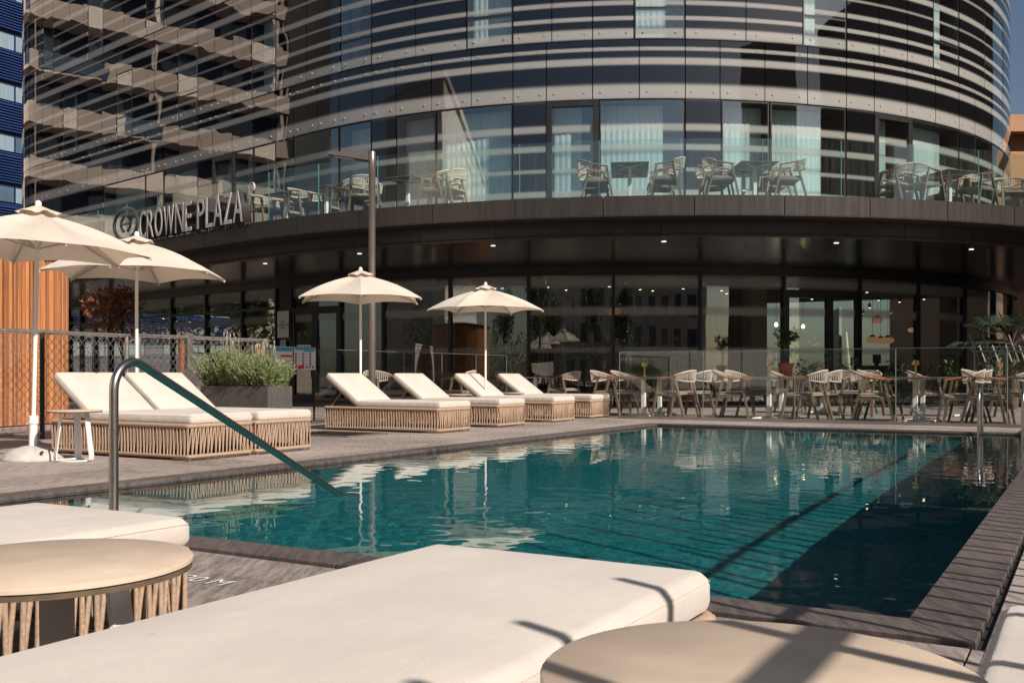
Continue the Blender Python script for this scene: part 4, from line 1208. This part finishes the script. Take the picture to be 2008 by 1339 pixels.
# two safety boards hung on the glass
def board(label, s0, s1, z0, z1, kind):
    b = thing('safety_board', label, 'sign', st(s0, TB - .06, 0), ROTA, 'pool safety boards')
    w = s1 - s0
    MB().box(0, w, 0, .006, z0, z1).build('board', M['sign_white'], b, bevel=.002)
    def rect(n, m, x0, x1, a, c, y=-.002): return MB().box(x0 * w, x1 * w, y, .0, z0 + (z1 - z0) * a, z0 + (z1 - z0) * c).build(n, M[m], b)
    if kind == 0:
        rect('header', 'sign_blue', .03, .97, .87, .98); rect('header_band', 'sign_blue', .45, .9, .80, .86)
        for r_ in range(4):
            for c_ in range(3):
                x = (.08 + .33 * c_) * w; z = z0 + (z1 - z0) * (.70 - .145 * r_)
                mb = MB(); mb.tube([(x + .018 * math.cos(k), -.002, z + .018 * math.sin(k)) for k in np.linspace(0, 6.283, 12)[:-1]], .004, 4, closed=True); mb.box(x - .006, x + .006, -.003, 0, z - .008, z + .01)
                mb.build('icon', M['sign_red' if (r_ + c_ * 2) % 3 == 0 else 'sign_navy'], b)
                rect('text_line', 'plaque', .16 + .33 * c_, .34 + .33 * c_, .685 - .145 * r_, .70 - .145 * r_)
        rect('warning_block', 'sign_red', .03, .45, .04, .20)
        for k in range(3): rect('pictogram', ('sign_navy', 'sign_red', 'sign_navy')[k], .55 + .14 * k, .61 + .14 * k, .07, .18)
    else:
        rect('header', 'sign_blue', .03, .97, .80, .98); rect('red_band', 'sign_red', .45, .97, .55, .64)
        for k in range(6): rect('text_line', 'plaque', .45, .9, .12 + .06 * k, .135 + .06 * k)
        mb = MB(); mb.tube([(w * .12 + .03 * math.cos(k), -.002, (z0 + z1) / 2 + .03 * math.sin(k)) for k in np.linspace(0, 6.283, 16)[:-1]], .005, 4, closed=True); mb.build('prohibition_ring', M['sign_red'], b)
board('left safety board, half hidden by the lavender', 11.18, 11.66, .86, 1.215, 1)
board('right white safety board with blue header and red block', 11.69, 12.19, .86, 1.215, 0)
MB_ = MB(); MB_.bar(st(11.16, TB, 0), st(11.16, TB, 1.2), .03, .03); MB_.bar(st(12.22, TB, 0), st(12.22, TB, 1.2), .03, .03); MB_.bar(st(11.16, TB, .9), st(12.22, TB, .9), .03, .02); MB_.bar(st(11.16, TB, 1.18), st(12.22, TB, 1.18), .03, .02)
o = MB_.build('board_frame', M['frame']); tag(o, 'thin dark frame that carries the two safety boards', 'frame')

# rod fence along the right side of the pool (out of the picture, its shadow crosses the water)
TF = -0.95
def rod_fence(label, s0, s1, t, along_t=False, long_from=-1e9, z_rail=1.47, lean=0.05, hl=2.48, hs=1.78):
    f = thing('rod_fence', label, 'fence')
    def q(a, z, off=0.0): return st(t, a, z) if along_t else st(a, t + off, z)
    MB().bar(q(s0, z_rail), q(s1, z_rail), .03, .042).build('rail', M['galv'], f, bevel=.006)
    MB().bar(q(s0, .12), q(s1, .12), .05, .06).build('rail', M['galv'], f)
    a = s0; k = 0
    while a < s1:
        tall = k % 2 == 0
        h = hl if (tall and a > long_from) else hs
        ln_ = lean * random.uniform(.4, 1.3) + (0 if tall else .02)
        if not (tall and a <= long_from):
            r_ = MB(); r_.tube([q(a, 0, .02), q(a + ln_ * h, h * random.uniform(.97, 1.03), .02)], .0155, 8); r_.build('rod', M['galv'], f, smooth=50)
        a += .175; k += 1
    return f
rod_fence('tall metal rod fence along the right pool side, throwing bar shadows on the water', -2.2, 15.2, TF, long_from=2.4)
# slanted rods seen at the right edge behind the dining tables
f = thing('slanted_rod_fence', 'row of slanted pale metal rods on a dark rail at the right edge', 'fence')
def wq(px, Y, z): return Vector((P(px, Y), Y, z))
Yf = 21.0
MB().bar(wq(1905, Yf, 1.28), wq(2120, Yf, 1.28), .03, .03).build('rail', M['frame'], f)
for i in range(9):
    x = 1900 + 26 * i
    for tall, dx in ((True, 0), (False, 20)):
        z1 = 1.62 if tall else 1.40
        MB().tube([wq(x + dx + (20 if tall else 12), Yf, 1.06), wq(x + dx, Yf + .03, z1)], .014, 6).build('rod', M['galv' if i > 2 or not tall else 'frame'], f)
for i in range(4):
    x = 1910 + i * 62
    MB().bar(wq(x, Yf, 0), wq(x, Yf, 1.28), .04, .04).build('post', M['frame'], f)

# ================================================================== PLANTER WITH LAVENDER
pl = thing('planter_box', 'long charcoal planter box behind the second lounger', 'planter', st(9.63, 9.3), ROTA)
PLW, PLL, PLH = .46, 1.25, .63
mb = MB(); tk = .03
for a in ((0, PLW, 0, tk), (0, PLW, PLL - tk, PLL), (0, tk, tk, PLL - tk), (PLW - tk, PLW, tk, PLL - tk)): mb.box(*a, 0, PLH)
mb.build('box', M['planter'], pl, bevel=.004)
MB().box(tk, PLW - tk, tk, PLL - tk, .3, PLH - .05).build('soil', M['soil'], pl)
def lavender(label, loc, rotz, w, l, n, hmax):
    t = thing('lavender_bush', label, 'plant', loc, rotz, 'lavender in the planter'); rs = random.Random(int(w * 1000) + n)
    stems = MB(); leaves = MB(); stalks = MB()
    for i in range(n):
        bx, by = rs.uniform(.06, w - .06), rs.uniform(.04, l - .04)
        out = Vector((bx - w / 2, by - l / 2, 0)); lean = Vector((out.x * rs.uniform(.4, 1.0), out.y * rs.uniform(.1, .35), 0)) + Vector((rs.uniform(-.1, .1), rs.uniform(-.1, .1), 0))
        h = hmax * rs.uniform(.45, 1.0) * (1 - .25 * abs(out.y) / (l / 2))
        p0 = Vector((bx, by, 0)); pts = [p0 + lean * (g_ ** 1.5) + Vector((0, 0, h * g_)) for g_ in (0, .33, .66, 1)]
        stems.tube(pts, .0028, 3, caps=False)
        nl = 26
        for k in range(nl):
            g_ = .12 + .88 * k / nl; q = p0 + lean * (g_ ** 1.5) + Vector((0, 0, h * g_))
            a = rs.uniform(0, 6.28); up = rs.uniform(.25, 1.0); dl = Vector((math.cos(a), math.sin(a), up)).normalized() * rs.uniform(.035, .07)
            sd = dl.cross(Vector((rs.uniform(-1, 1), rs.uniform(-1, 1), .4))).normalized() * .0062
            leaves.add([q, q + dl * .5 + sd, q + dl, q + dl * .5 - sd], [(0, 1, 2, 3)])
    for i in range(14):
        bx, by = rs.uniform(.05, w), rs.uniform(.1, l); hh = hmax * rs.uniform(1.0, 1.3); c = rs.uniform(-.1, .1)
        pts = [Vector((bx, by, hmax * .5)), Vector((bx + c * .4, by + c, hh * .9)), Vector((bx + c * .7, by + c * 1.5, hh))]
        stalks.tube(pts, .003, 4); stalks.lathe([(.002, 0), (.009, .01), (.008, .045), (.002, .055)], 5, tuple(pts[-1]))
    stuff(leaves.build('foliage', M['lavender'], t)); stuff(stems.build('stems', M['stalk'], t)); stuff(stalks.build('flower_stalks', M['stalk'], t))
b0 = st(9.63, 9.3)
lavender('bushy green lavender at the right end of the charcoal planter', st(9.63, 9.3, PLH - .06), ROTA, PLW, .66, 620, .50)
lavender('taller bushy green lavender at the left end of the charcoal planter', st(9.63, 9.9, PLH - .06), ROTA, PLW, .66, 700, .60)

# ================================================================== LAMP POST
Lp = st(13.2, 10.4)
lp = thing('lamp_post', 'tall grey lamp post with a flat wedge-shaped arm behind the loungers', 'lamp post', Lp, 0)
MB().lathe([(.062, 0), (.062, 2.3), (.058, 2.32), (.056, 4.15), (.060, 4.16), (.060, 4.50), (.056, 4.505)], 24).build('post', M['lamp_grey'], lp, smooth=40)
MB().lathe([(.12, 0), (.12, .02), (.065, .03)], 20).build('base_plate', M['lamp_grey'], lp)
MB().box(.058, .075, -.03, .03, 4.26, 4.36).build('hinge_cover', M['lamp_grey'], lp, bevel=.003)
mb = MB(); mb.add([(-.05, -.09, 4.34), (-.05, .09, 4.34), (-.05, .09, 4.495), (-.05, -.09, 4.495), (-.72, -.11, 4.44), (-.72, .11, 4.44), (-.72, .11, 4.48), (-.72, -.11, 4.48)], [(0, 3, 2, 1), (4, 5, 6, 7), (0, 1, 5, 4), (1, 2, 6, 5), (2, 3, 7, 6), (3, 0, 4, 7)])
hd = mb.build('arm_head', M['lamp_grey'], lp, bevel=.006)
mb = MB(); mb.add([(-.30, -.06, 4.374), (-.30, .06, 4.374), (-.64, .075, 4.423), (-.64, -.075, 4.423)], [(0, 1, 2, 3)]); mb.build('lens', M['concrete'], hd)

# ================================================================== DINING CHAIRS AND TABLES
def chair_proto():
    t = thing('dining_chair', 'x', 'chair')
    for sx in (-1, 1):
        MB().bar((sx * .29, .30, 0), (sx * .27, .17, .665), .034, .044, up=(1, 0, 0)).build('leg', M['grey_wood'], t)
        MB().bar((sx * .285, -.31, 0), (sx * .265, -.12, .70), .034, .044, up=(1, 0, 0)).build('leg', M['grey_wood'], t)
        mb = MB(); mb.bar((sx * .27, .21, .655), (sx * .275, -.16, .715), .048, .026); mb.build('armrest', M['teak'], t, bevel=.008)
        MB().bar((sx * .27, .24, .395), (sx * .27, -.24, .375), .022, .04).build('seat_rail', M['grey_wood'], t)
    mb = MB(); mb.box(-.26, .26, -.24, .26, .395, .425); mb.box(-.24, .24, -.22, .25, .425, .452); mb.build('seat', M['seat_dark'], t, bevel=.012)
    def arc(f, z, k=1.0):
        a = R(180 + 180 * f); return Vector((.285 * k * math.cos(a), -.13 + .22 * k * math.sin(a), z))
    up_ = []; lo_ = []
    for i in range(15):
        f = i / 14; b = math.sin(math.pi * f)
        up_.append(arc(f, .725 + .085 * b, 1.03)); lo_.append(arc(f, .655 - .035 * b, .93))
    bf = MB(); bf.tube(up_, .014, 6); bf.tube(lo_, .012, 6); fr = bf.build('back_frame', M['rope_grey'], t, smooth=60)
    mb = MB()
    for i in range(44):
        f = (i + .5) / 44; b = math.sin(math.pi * f); f2 = f + .012 * (1 if i % 2 else -1); b2 = math.sin(math.pi * f2)
        mb.tube([arc(f, .725 + .085 * b, 1.03), arc(f2, .655 - .035 * b2, .93)], .0055, 4, caps=False)
    stuff(mb.build('rope_back', M['rope_grey'], t))
    return t
def table_proto():
    t = thing('dining_table', 'x', 'table')
    MB().box(-.38, .38, -.38, .38, .725, .745).build('table_top', M['dark_top'], t, bevel=.004)
    MB().box(-.036, .036, -.036, .036, .04, .715).build('column', M['white_metal'], t, bevel=.004)
    mb = MB(); mb.bar((-.25, -.25, .715), (.25, .25, .715), .05, .02); mb.bar((-.25, .25, .7155), (.25, -.25, .7155), .05, .0195); mb.build('bracket', M['white_metal'], t)
    for k in range(4):
        a = R(45 + 90 * k); mb = MB(); mb.bar((.03 * math.cos(a), .03 * math.sin(a), .045), (.34 * math.cos(a), .34 * math.sin(a), .022), .055, .05, w1=.06, h1=.03); mb.build('foot', M['white_metal'], t, bevel=.006)
    return t
chp = chair_proto(); chp.scale = (1.06, 1.06, 1.06); tbp = table_proto(); cnt = {'c': 0, 't': 0}
CHG = 'rope-backed dining chairs'
def chair(label, loc, rotz):
    place(chp, cnt['c'] == 0, label, loc, rotz, CHG); cnt['c'] += 1
def dtable(label, loc, rotz):
    place(tbp, cnt['t'] == 0, label, loc, rotz, 'square dining tables'); cnt['t'] += 1
def lamp(label, loc):
    t = thing('table_lamp', label, 'table lamp', loc, 0, 'brass table lamps')
    MB().lathe([(.05, 0), (.05, .012), (.018, .02)], 18).build('base', M['brass'], t, smooth=40)
    MB().lathe([(.017, .02), (.017, .20)], 12).build('stem', M['brass'], t, smooth=40)
    MB().lathe([(.052, .195), (.055, .20), (.055, .262), (.045, .27), (.0, .27)], 20).build('lamp_shade', M['brass'], t, smooth=40)
def t_at(px, s):
    k = (px - 1004) / 1954.0
    return (AX[0] - k * AX[1]) * s / (AX[1] + k * AX[0])
stations = [(1262, 17.35, 'beside the far lounger', True), (1508, 17.25, 'in the middle of the pool end', True), (1795, 17.1, 'left of the pool ladder', True), (2035, 17.0, 'at the right edge', False)]
for px, s0, where, lmp in stations:
    t0 = t_at(px, s0)
    dtable('white-footed table nearest the glass %s' % where, st(s0, t0), ROTA); dtable('white-footed table second from the glass %s' % where, st(s0 + .8, t0), ROTA)
    if lmp: lamp('brass mushroom lamp on the table %s' % where, st(s0 + .05, t0, .7455))
    for k, side, nm in ((0, 1, 'front left'), (1, 1, 'back left'), (0, -1, 'front right'), (1, -1, 'back right')):
        if px == 2035 and side == -1: continue
        jt = random.uniform(-.06, .06); js = random.uniform(-.08, .08)
        chair('rope-backed chair %s of the table %s' % (nm, where), st(s0 + .8 * k + js, t0 + side * (.66 + jt)), ROTA + (R(180) if side > 0 else 0) + R(random.uniform(-9, 9)))
for px, s0, where in ((1612, 20.6, 'in the second row right of the brass lamp'), (1050, 20.2, 'in the second row behind the far loungers'), (1900, 20.4, 'in the second row behind the ladder')):
    t0 = t_at(px, s0)
    dtable('white-footed table %s' % where, st(s0, t0), ROTA)
    if px != 1900: lamp('small brass lamp on the table %s' % where, st(s0, t0, .7455))
    for side, nm in ((1, 'left'), (-1, 'right')):
        chair('rope-backed chair %s of the table %s' % (nm, where), st(s0 + random.uniform(-.1, .1), t0 + side * .7), ROTA + (R(180) if side > 0 else 0) + R(random.uniform(-12, 12)))
for px, s0, rz, lb in ((895, 16.2, 15, 'rope-backed chair glimpsed behind the third lounger through the glass'), (752, 14.8, 165, 'rope-backed chair glimpsed beside the lamp post through the glass'), (1690, 19.7, 80, 'rope-backed chair seen from behind between the middle tables'), (1655, 20.0, 100, 'rope-backed chair standing apart by the red pot')):
    k = (px - 1004) / 1954.0; t0 = t_at(px, s0)
    chair(lb, st(s0, t0), ROTA + R(rz))
# balcony furniture
ZB = 4.275
def bpos(px, off):
    u = BAL.u_px(px, off); p = BAL.at(u, off); n = BAL.nrm(u); return Vector((p.x, p.y, ZB)), math.atan2(n.y, n.x) + R(90)
for px, where, cfg in ((1235, 'right of the first balcony door', 'LR'), (1480, 'in the middle of the balcony', 'LR'), (1862, 'at the right end of the balcony', 'LRx'), (800, 'behind the lamp post top', 'R'), (640, 'at the left part of the balcony', 'LR'), (560, 'next to the big letters', 'L')):
    p, a = bpos(px, -.62 if px > 1000 else -.75)
    dv = Vector((math.cos(a), math.sin(a), 0)); iv = Vector((-dv.y, dv.x, 0))
    dtable('square table %s' % where, p, a)
    if px > 1000: dtable('inner square table %s' % where, p + iv * .8, a)
    for side, nm in ((-1, 'left'), (1, 'right')):
        if ('L' if side < 0 else 'R') not in cfg: continue
        for k in range(2):
            q = p + dv * side * .68 + iv * (.8 * k + random.uniform(-.05, .05)) + dv * random.uniform(-.05, .05)
            if px < 1000 and k: q = p + dv * side * .66 + iv * .6
            chair('balcony chair %s %s of the table %s' % ('outer' if k == 0 else 'inner', nm, where), q, a + (R(-90) if side < 0 else R(90)) + R(random.uniform(-10, 10)))
for px, off, rz, lb in ((1760, -.8, 20, 'balcony chair turned away at the left of the right-end tables'), (1985, -.6, 150, 'balcony chair cut off at the right picture edge'), (880, -.8, 80, 'balcony chair right of the tables behind the lamp post'), (715, -.7, 30, 'balcony chair directly behind the lamp post top')):
    p, a = bpos(px, off); chair(lb, p, a + R(rz))

# ================================================================== ROUND WOODEN HUT
HR = 2.45; hc = Vector((-9.72, 15.8, 0))
hut = thing('wooden_hut', 'round hut clad in orange wooden slats at the left edge', 'hut', hc, 0)
HH = 2.62
mb = MB(); mb.lathe([(HR - .06, 0), (HR - .06, HH - .04)], 80); mb.build('core', M['bark'], hut, smooth=30)
MB().lathe([(HR + .05, HH), (HR + .06, HH + .05), (HR - .2, HH + .10), (0.01, HH + .16)], 80).build('roof', M['frame'], hut, smooth=30)
sm = [MB().box(-.002, .032, -w / 2, w / 2, .02, HH).mesh('slat', M['cladding'], bevel=.003) for w in (.046, .054, .062)]
na = 190
for i in range(na):
    a = 2 * math.pi * i / na
    r_ = HR - .05 + random.choice((0, 0, .012, .022))
    link('slat', random.choice(sm), hut, (r_ * math.cos(a), r_ * math.sin(a), 0), a + R(random.uniform(-1.5, 1.5)))

# ================================================================== PLANTS
def leaf_cloud(mb, centre, rad, n, size, rs, flat=1.0, hollow=.35):
    for _ in range(n):
        while True:
            v = Vector((rs.uniform(-1, 1), rs.uniform(-1, 1), rs.uniform(-1, 1)))
            if hollow < v.length < 1: break
        q = Vector(centre) + Vector((v.x * rad[0], v.y * rad[1], v.z * rad[2]))
        d = Vector((rs.uniform(-1, 1), rs.uniform(-1, 1), rs.uniform(-.7, .7) * flat)).normalized() * size * rs.uniform(.6, 1.3)
        s_ = d.cross(Vector((rs.uniform(-1, 1), rs.uniform(-1, 1), rs.uniform(-1, 1)))).normalized() * size * .28
        mb.add([q - d * .5, q + s_, q + d * .5, q - s_], [(0, 1, 2, 3)])
def tree(name, label, loc, h, crown_r, n, size, mat, seed, cat='tree', trunk_h=None, group=None, blobs=7, trunk_r=.12):
    rs = random.Random(seed); t = thing(name, label, cat, loc, 0, group)
    th = trunk_h or h * .45
    tr = MB(); tr.tube([(0, 0, 0), (.05, .03, th * .5), (0, .06, th), (.05, 0, h * .8)], [trunk_r, trunk_r * .8, trunk_r * .6, trunk_r * .2], 8)
    cr = MB()
    for k in range(blobs):
        a = rs.uniform(0, 6.28); r_ = crown_r * rs.uniform(.25, .75); z = th + (h - th) * rs.uniform(.15, .85)
        c = Vector((r_ * math.cos(a), r_ * math.sin(a), z))
        tr.tube([(0, .03, th * rs.uniform(.7, 1)), tuple(c * .6 + Vector((0, 0, z * .35))), tuple(c)], [trunk_r * .45, trunk_r * .25, trunk_r * .08], 5)
        leaf_cloud(cr, c, (crown_r * .55, crown_r * .55, (h - th) * .33), n // blobs, size, rs)
    tr.build('trunk', M['bark'], t, smooth=60); stuff(cr.build('crown', M[mat], t))
    return t
tree('maple_tree', 'small red-leaved maple in front of the left ground-floor windows', (P(238, 29), 29, 0), 3.25, 1.0, 1100, .15, 'maple', 5, trunk_h=1.7, blobs=9, trunk_r=.045)
k_ = GRD.u_px(1541, 2.2); p = GRD.at(k_, 2.2)
sd_ = thing('plant_stand', 'low dark stand under the red pot by the right doors', 'stand', (p.x, p.y, 0)); MB().box(-.3, .3, -.3, .3, .66, .70).build('top', M['frame'], sd_)
for x in (-.27, .27):
    for y in (-.27, .27): MB().box(x - .02, x + .02, y - .02, y + .02, 0, .66).build('leg', M['frame'], sd_)
pot = thing('flower_pot', 'red terracotta pot left of the right glass doors', 'pot', (p.x, p.y, .70)); MB().lathe([(.14, 0), (.20, .34), (.22, .35), (.22, .42), (.19, .42), (.17, .36), (.01, .36)], 20).build('body', M['terracotta'], pot, smooth=40); pot.scale = (.85, .85, .85)
tree('olive_tree', 'little olive tree in the red pot by the right doors', (p.x, p.y, 1.0), .85, .28, 420, .075, 'green', 11, trunk_h=.45, blobs=6, trunk_r=.022)
# fan palm by the right corner
pp = Vector((P(1985, 22.6), 22.6, 0)); rs = random.Random(4)
palm = thing('fan_palm', 'dark fan palm in front of the glass at the right edge', 'palm', pp)
MB().tube([(0, 0, 0), (.03, 0, .7), (0, .02, 1.45)], [.13, .11, .10], 10).build('trunk', M['bark'], palm, smooth=60)
cr = MB(); stk = MB()
for i in range(22):
    a = rs.uniform(0, 6.28); el = rs.uniform(-.25, 1.1); ln_ = rs.uniform(.5, .85)
    d0 = Vector((math.cos(a) * math.cos(el), math.sin(a) * math.cos(el), math.sin(el))); b0 = Vector((0, 0, 1.45)); c = b0 + d0 * ln_
    stk.tube([b0, b0 + d0 * ln_ * .5 + Vector((0, 0, .05)), c], .009, 4)
    sd = d0.cross(Vector((0, 0, 1))).normalized()
    for k in range(19):
        f = (k - 9) / 9 * 1.5; dl = (d0 * math.cos(f) + sd * math.sin(f)).normalized(); l2 = .62 * (1 - .25 * abs(f) / 1.5) * rs.uniform(.85, 1.1)
        wv = dl.cross(d0.cross(sd)).normalized() * .013; droop = Vector((0, 0, -.16 * rs.uniform(.4, 1.4)))
        cr.add([c - wv * .3, c + wv * .3, c + dl * l2 * .6 + wv, c + dl * l2 + droop, c + dl * l2 * .6 - wv], [(0, 1, 2, 3, 4)])
stuff(cr.build('fronds', M['palm'], palm)); stk.build('stalks', M['bark'], palm)
# low hedge in front of the restaurant glass on the right
def hedge(name, label, p0, p1, z0, z1, w, n, size, mat, seed, flowers=0):
    rs = random.Random(seed); t = thing(name, label, 'hedge', (0, 0, 0)); mb = MB(); fl = MB(); p0 = Vector(p0); p1 = Vector(p1)
    dv = (p1 - p0); nv = Vector((-dv.y, dv.x, 0)).normalized()
    for i in range(n):
        f = rs.random(); q = p0 + dv * f + nv * rs.uniform(-w, w); top = z1 * (1 + .16 * math.sin(f * 37) + .1 * math.sin(f * 91))
        z = z0 + (top - z0) * rs.random() ** .8; q = Vector((q.x, q.y, z))
        d = Vector((rs.uniform(-1, 1), rs.uniform(-1, 1), rs.uniform(-.4, 1))).normalized() * size * rs.uniform(.6, 1.3); s_ = d.cross(Vector((rs.uniform(-1, 1), rs.uniform(-1, 1), rs.uniform(-1, 1)))).normalized() * size * .2
        (fl if i < flowers else mb).add([q - d * .5, q + s_, q + d * .5, q - s_], [(0, 1, 2, 3)])
    stuff(mb.build('foliage', M[mat], t))
    if flowers: stuff(fl.build('flowers', M['flower'], t))
    return t
hedge('low_hedge', 'low dark hedge along the restaurant glass behind the dining tables', (P(1560, 24.2), 24.2, 0), (P(2080, 24.6), 24.6, 0), .05, 1.0, .22, 2600, .12, 'green', 21)
# beige garden wall with oleanders, left of the hut and out of the picture (seen in the glass)
wl = thing('garden_wall', 'beige rendered garden wall under the oleanders', 'wall', st(-12, 19.5), ROTA)
MB().box(0, 24.0, 0, .3, 0, 1.9).build('wall', M['stone_beige'], wl); MB().box(-.02, 24.02, -.04, .34, 1.9, 1.96).build('wall_cap', M['stone_white'], wl)
hedge('oleander_hedge', 'pink flowering oleander hedge above the beige garden wall', st(-12, 20.2), st(12, 20.2), 1.0, 3.3, .5, 6500, .17, 'green', 31, flowers=500)

# ================================================================== NEIGHBOURING BUILDINGS
# navy louvred block at the left, seen directly at the left edge and mirrored in the hotel facade
TB_ = 55.0
blue = thing('navy_louvre_building', 'navy blue louvred office block at the left edge', 'building', st(-6, TB_), ROTA)
LB = 78.0; ST = 3.0; NF = 10
MB().box(9, LB, .4, 14, 0, NF * ST + 1).build('wall', M['navy'], blue)
MB().box(0, 9, -1.5, 14, 0, NF * ST + 1).build('stair_tower', M['frame'], blue)
lm = MB()
for f in range(NF):
    z = f * ST
    for k in range(11): lm.box(36, LB, .0, .22, z + .1 + k * .165, z + .1 + k * .165 + .07)
stuff(lm.build('louvres', M['navy'], blue))
for f in range(NF):
    z = f * ST + 1.98
    x = 36.0; k = 0
    while x < LB - 1.6:
        o = MB().box(x + .04, x + 1.52, .30, .385, z, z + .95).build('window', M['blind' if (k * 7 + f * 3) % 5 else 'far_glass'], blue)
        MB().box(x - .02, x + .04, .24, .40, z, z + .95).build('frame', M['navy'], o); x += 1.56; k += 1
# balconies of the nearer half: pale parapets over deep navy recesses
for f in range(NF):
    z = f * ST
    rb_ = random.Random(f * 5 + 2); x = 9.0
    while x < 35.4:
        w = min(rb_.uniform(1.8, 4.2), 35.5 - x); r_ = rb_.random()
        if r_ < .80: MB().box(x, x + w - .02, -1.5, -1.35, z - .35, z + rb_.choice((.62, .68, .80))).build('balcony_parapet', M['stone_beige'], blue)
        elif r_ < .84: MB().box(x, x + w - .02, -1.5, -1.35, z - .35, z + 2.62).build('wall_panel', M['stone_beige'], blue)
        elif r_ < .95: MB().box(x, x + w - .02, -1.45, -1.40, z - .15, z + .75).build('glass_parapet', M['far_glass'], blue)
        x += w
    MB().box(9.0, 35.5, -1.35, .4, z - .35, z - .15).build('balcony_slab', M['stone_beige'], blue)
    for x in (11, 14.5, 19, 22.5, 27, 31):
        MB().box(x, x + 1.9, .33, .395, z + .1, z + 2.3).build('window', M['far_glass' if (int(x) + f) % 3 else 'blind'], blue)
for x in (8.9, 9.6, 17.3, 25.5, 26.0, 35.0): MB().box(x, x + .28, -1.3, -1.02, 0, NF * ST).build('pier', M['stone_beige'], blue)
# pale building behind left, only in reflections
def block(name, label, loc, rz, w, d_, h, wall, floors, cols, wmat='far_glass', ww=.5):
    b = thing(name, label, 'building', loc, rz); MB().box(-w / 2, w / 2, 0, d_, 0, h).build('wall', M[wall], b)
    MB().box(-w / 2 - .3, w / 2 + .3, -.3, d_ + .3, h, h + .4).build('cornice', M[wall], b)
    fh = h / floors; cw = w / cols
    for f in range(floors):
        for c in range(cols):
            x = -w / 2 + cw * (c + .5); o = MB().box(x - cw * ww / 2, x + cw * ww / 2, -.06, .02, f * fh + fh * .25, f * fh + fh * .85).build('window', M[wmat], b)
            MB().box(x - cw * ww / 2 - .1, x + cw * ww / 2 + .1, -.18, -.06, f * fh + fh * .19, f * fh + fh * .25).build('sill', M['stone_white'], o)
    return b
block('pale_apartment_block', 'pale apartment block behind the camera on the left', (-38, -2, 0), R(-115), 30, 12, 15.5, 'stone_white', 5, 6, ww=.38)
block('cream_apartment_block', 'cream apartment block across the street behind the camera', (4, -46, 0), R(180), 64, 12, 12, 'stone_beige', 4, 14)
block('brown_tower', 'brown brick tower behind the camera on the right', (46, -19, 0), R(120), 16, 14, 24, 'brown_build', 8, 5)
block('brown_side_building', 'brown building beyond the right side of the terrace', (40, 22, 0), R(-90) + R(180), 30, 12, 17, 'brown_build', 6, 8)
# tan building at the right edge
tb = thing('tan_building', 'tan stucco building with a flat eave at the right edge', 'building', (21.6, 45, 0), 0)
MB().box(0, 14, 0, 12, 0, 11.6).build('wall', M['tan_build'], tb); MB().box(-.5, 14.5, -.7, 12.5, 11.6, 12.35).build('eave', M['tan_build'], tb)
for z in (2.2, 5.4, 8.6):
    for x in (1.6, 4.6, 7.6):
        o = MB().box(x, x + 1.2, -.05, .02, z, z + 1.6).build('window', M['far_glass'], tb); MB().box(x - .1, x + 1.3, -.2, -.05, z - .1, z).build('sill', M['stone_white'], o)
    MB().box(1.2, 9.2, -1.0, -.05, z - .35, z - .2).build('balcony_slab', M['stone_beige'], tb)
tree('street_tree', 'green street tree behind the camera on the left', (-7.5, -9, 0), 6.2, 2.2, 2200, .30, 'green', 41, blobs=9)
tree('street_tree', 'green street tree behind the camera in the middle', (-1.0, -13, 0), 7.0, 2.5, 2200, .32, 'green', 42, blobs=9)
tree('street_tree', 'green street tree beyond the right end of the terrace', (19, 30, 0), 5.5, 1.9, 2200, .26, 'green', 43, blobs=9)

# garden behind the camera, mirrored in the restaurant glass
hedge('garden_hedge', 'tall green hedge behind the camera', (-22, -9, 0), (9, -11, 0), .0, 2.9, .6, 6000, .26, 'green', 51)
tree('garden_tree', 'broad green tree behind the hedge on the left', (-13, -14, 0), 7.5, 2.8, 2600, .34, 'green', 52, blobs=10)
tree('garden_tree', 'slim green tree behind the hedge near the middle', (4.5, -15, 0), 6.5, 2.0, 2000, .30, 'green', 53, blobs=9)
tree('garden_tree', 'green tree behind the hedge far on the left', (-20, -12, 0), 6.8, 2.4, 2200, .32, 'green', 54, blobs=9)
sc_ = thing('slat_screen', 'brown timber slat screen behind the camera', 'screen', (-9.5, -4.5, 0), R(-12))
MB().box(-2.6, 2.6, .05, .09, 0, 2.5).build('backing', M['bark'], sc_)
slm = MB().box(-.04, .04, 0, .04, .02, 2.6).mesh('slat', M['cladding'])
for i in range(48): link('slat', slm, sc_, (-2.55 + i * .108, 0, 0), 0)

hedge('side_hedge', 'tall green hedge above the courtyard wall, outside the picture', (-21.2, 27, 0), (-24.7, 47, 0), 1.3, 4.3, .5, 9000, .30, 'green', 61)
w_ = thing('courtyard_wall', 'beige courtyard wall left of the hotel entrance, outside the picture', 'wall', (-20.5, 27, 0), math.atan2(20, -3.5))
MB().box(0, 20.3, 0, .3, 0, 2.0).build('wall', M['stone_beige'], w_); MB().box(-.02, 20.32, -.04, .34, 2.0, 2.06).build('wall_cap', M['stone_white'], w_)
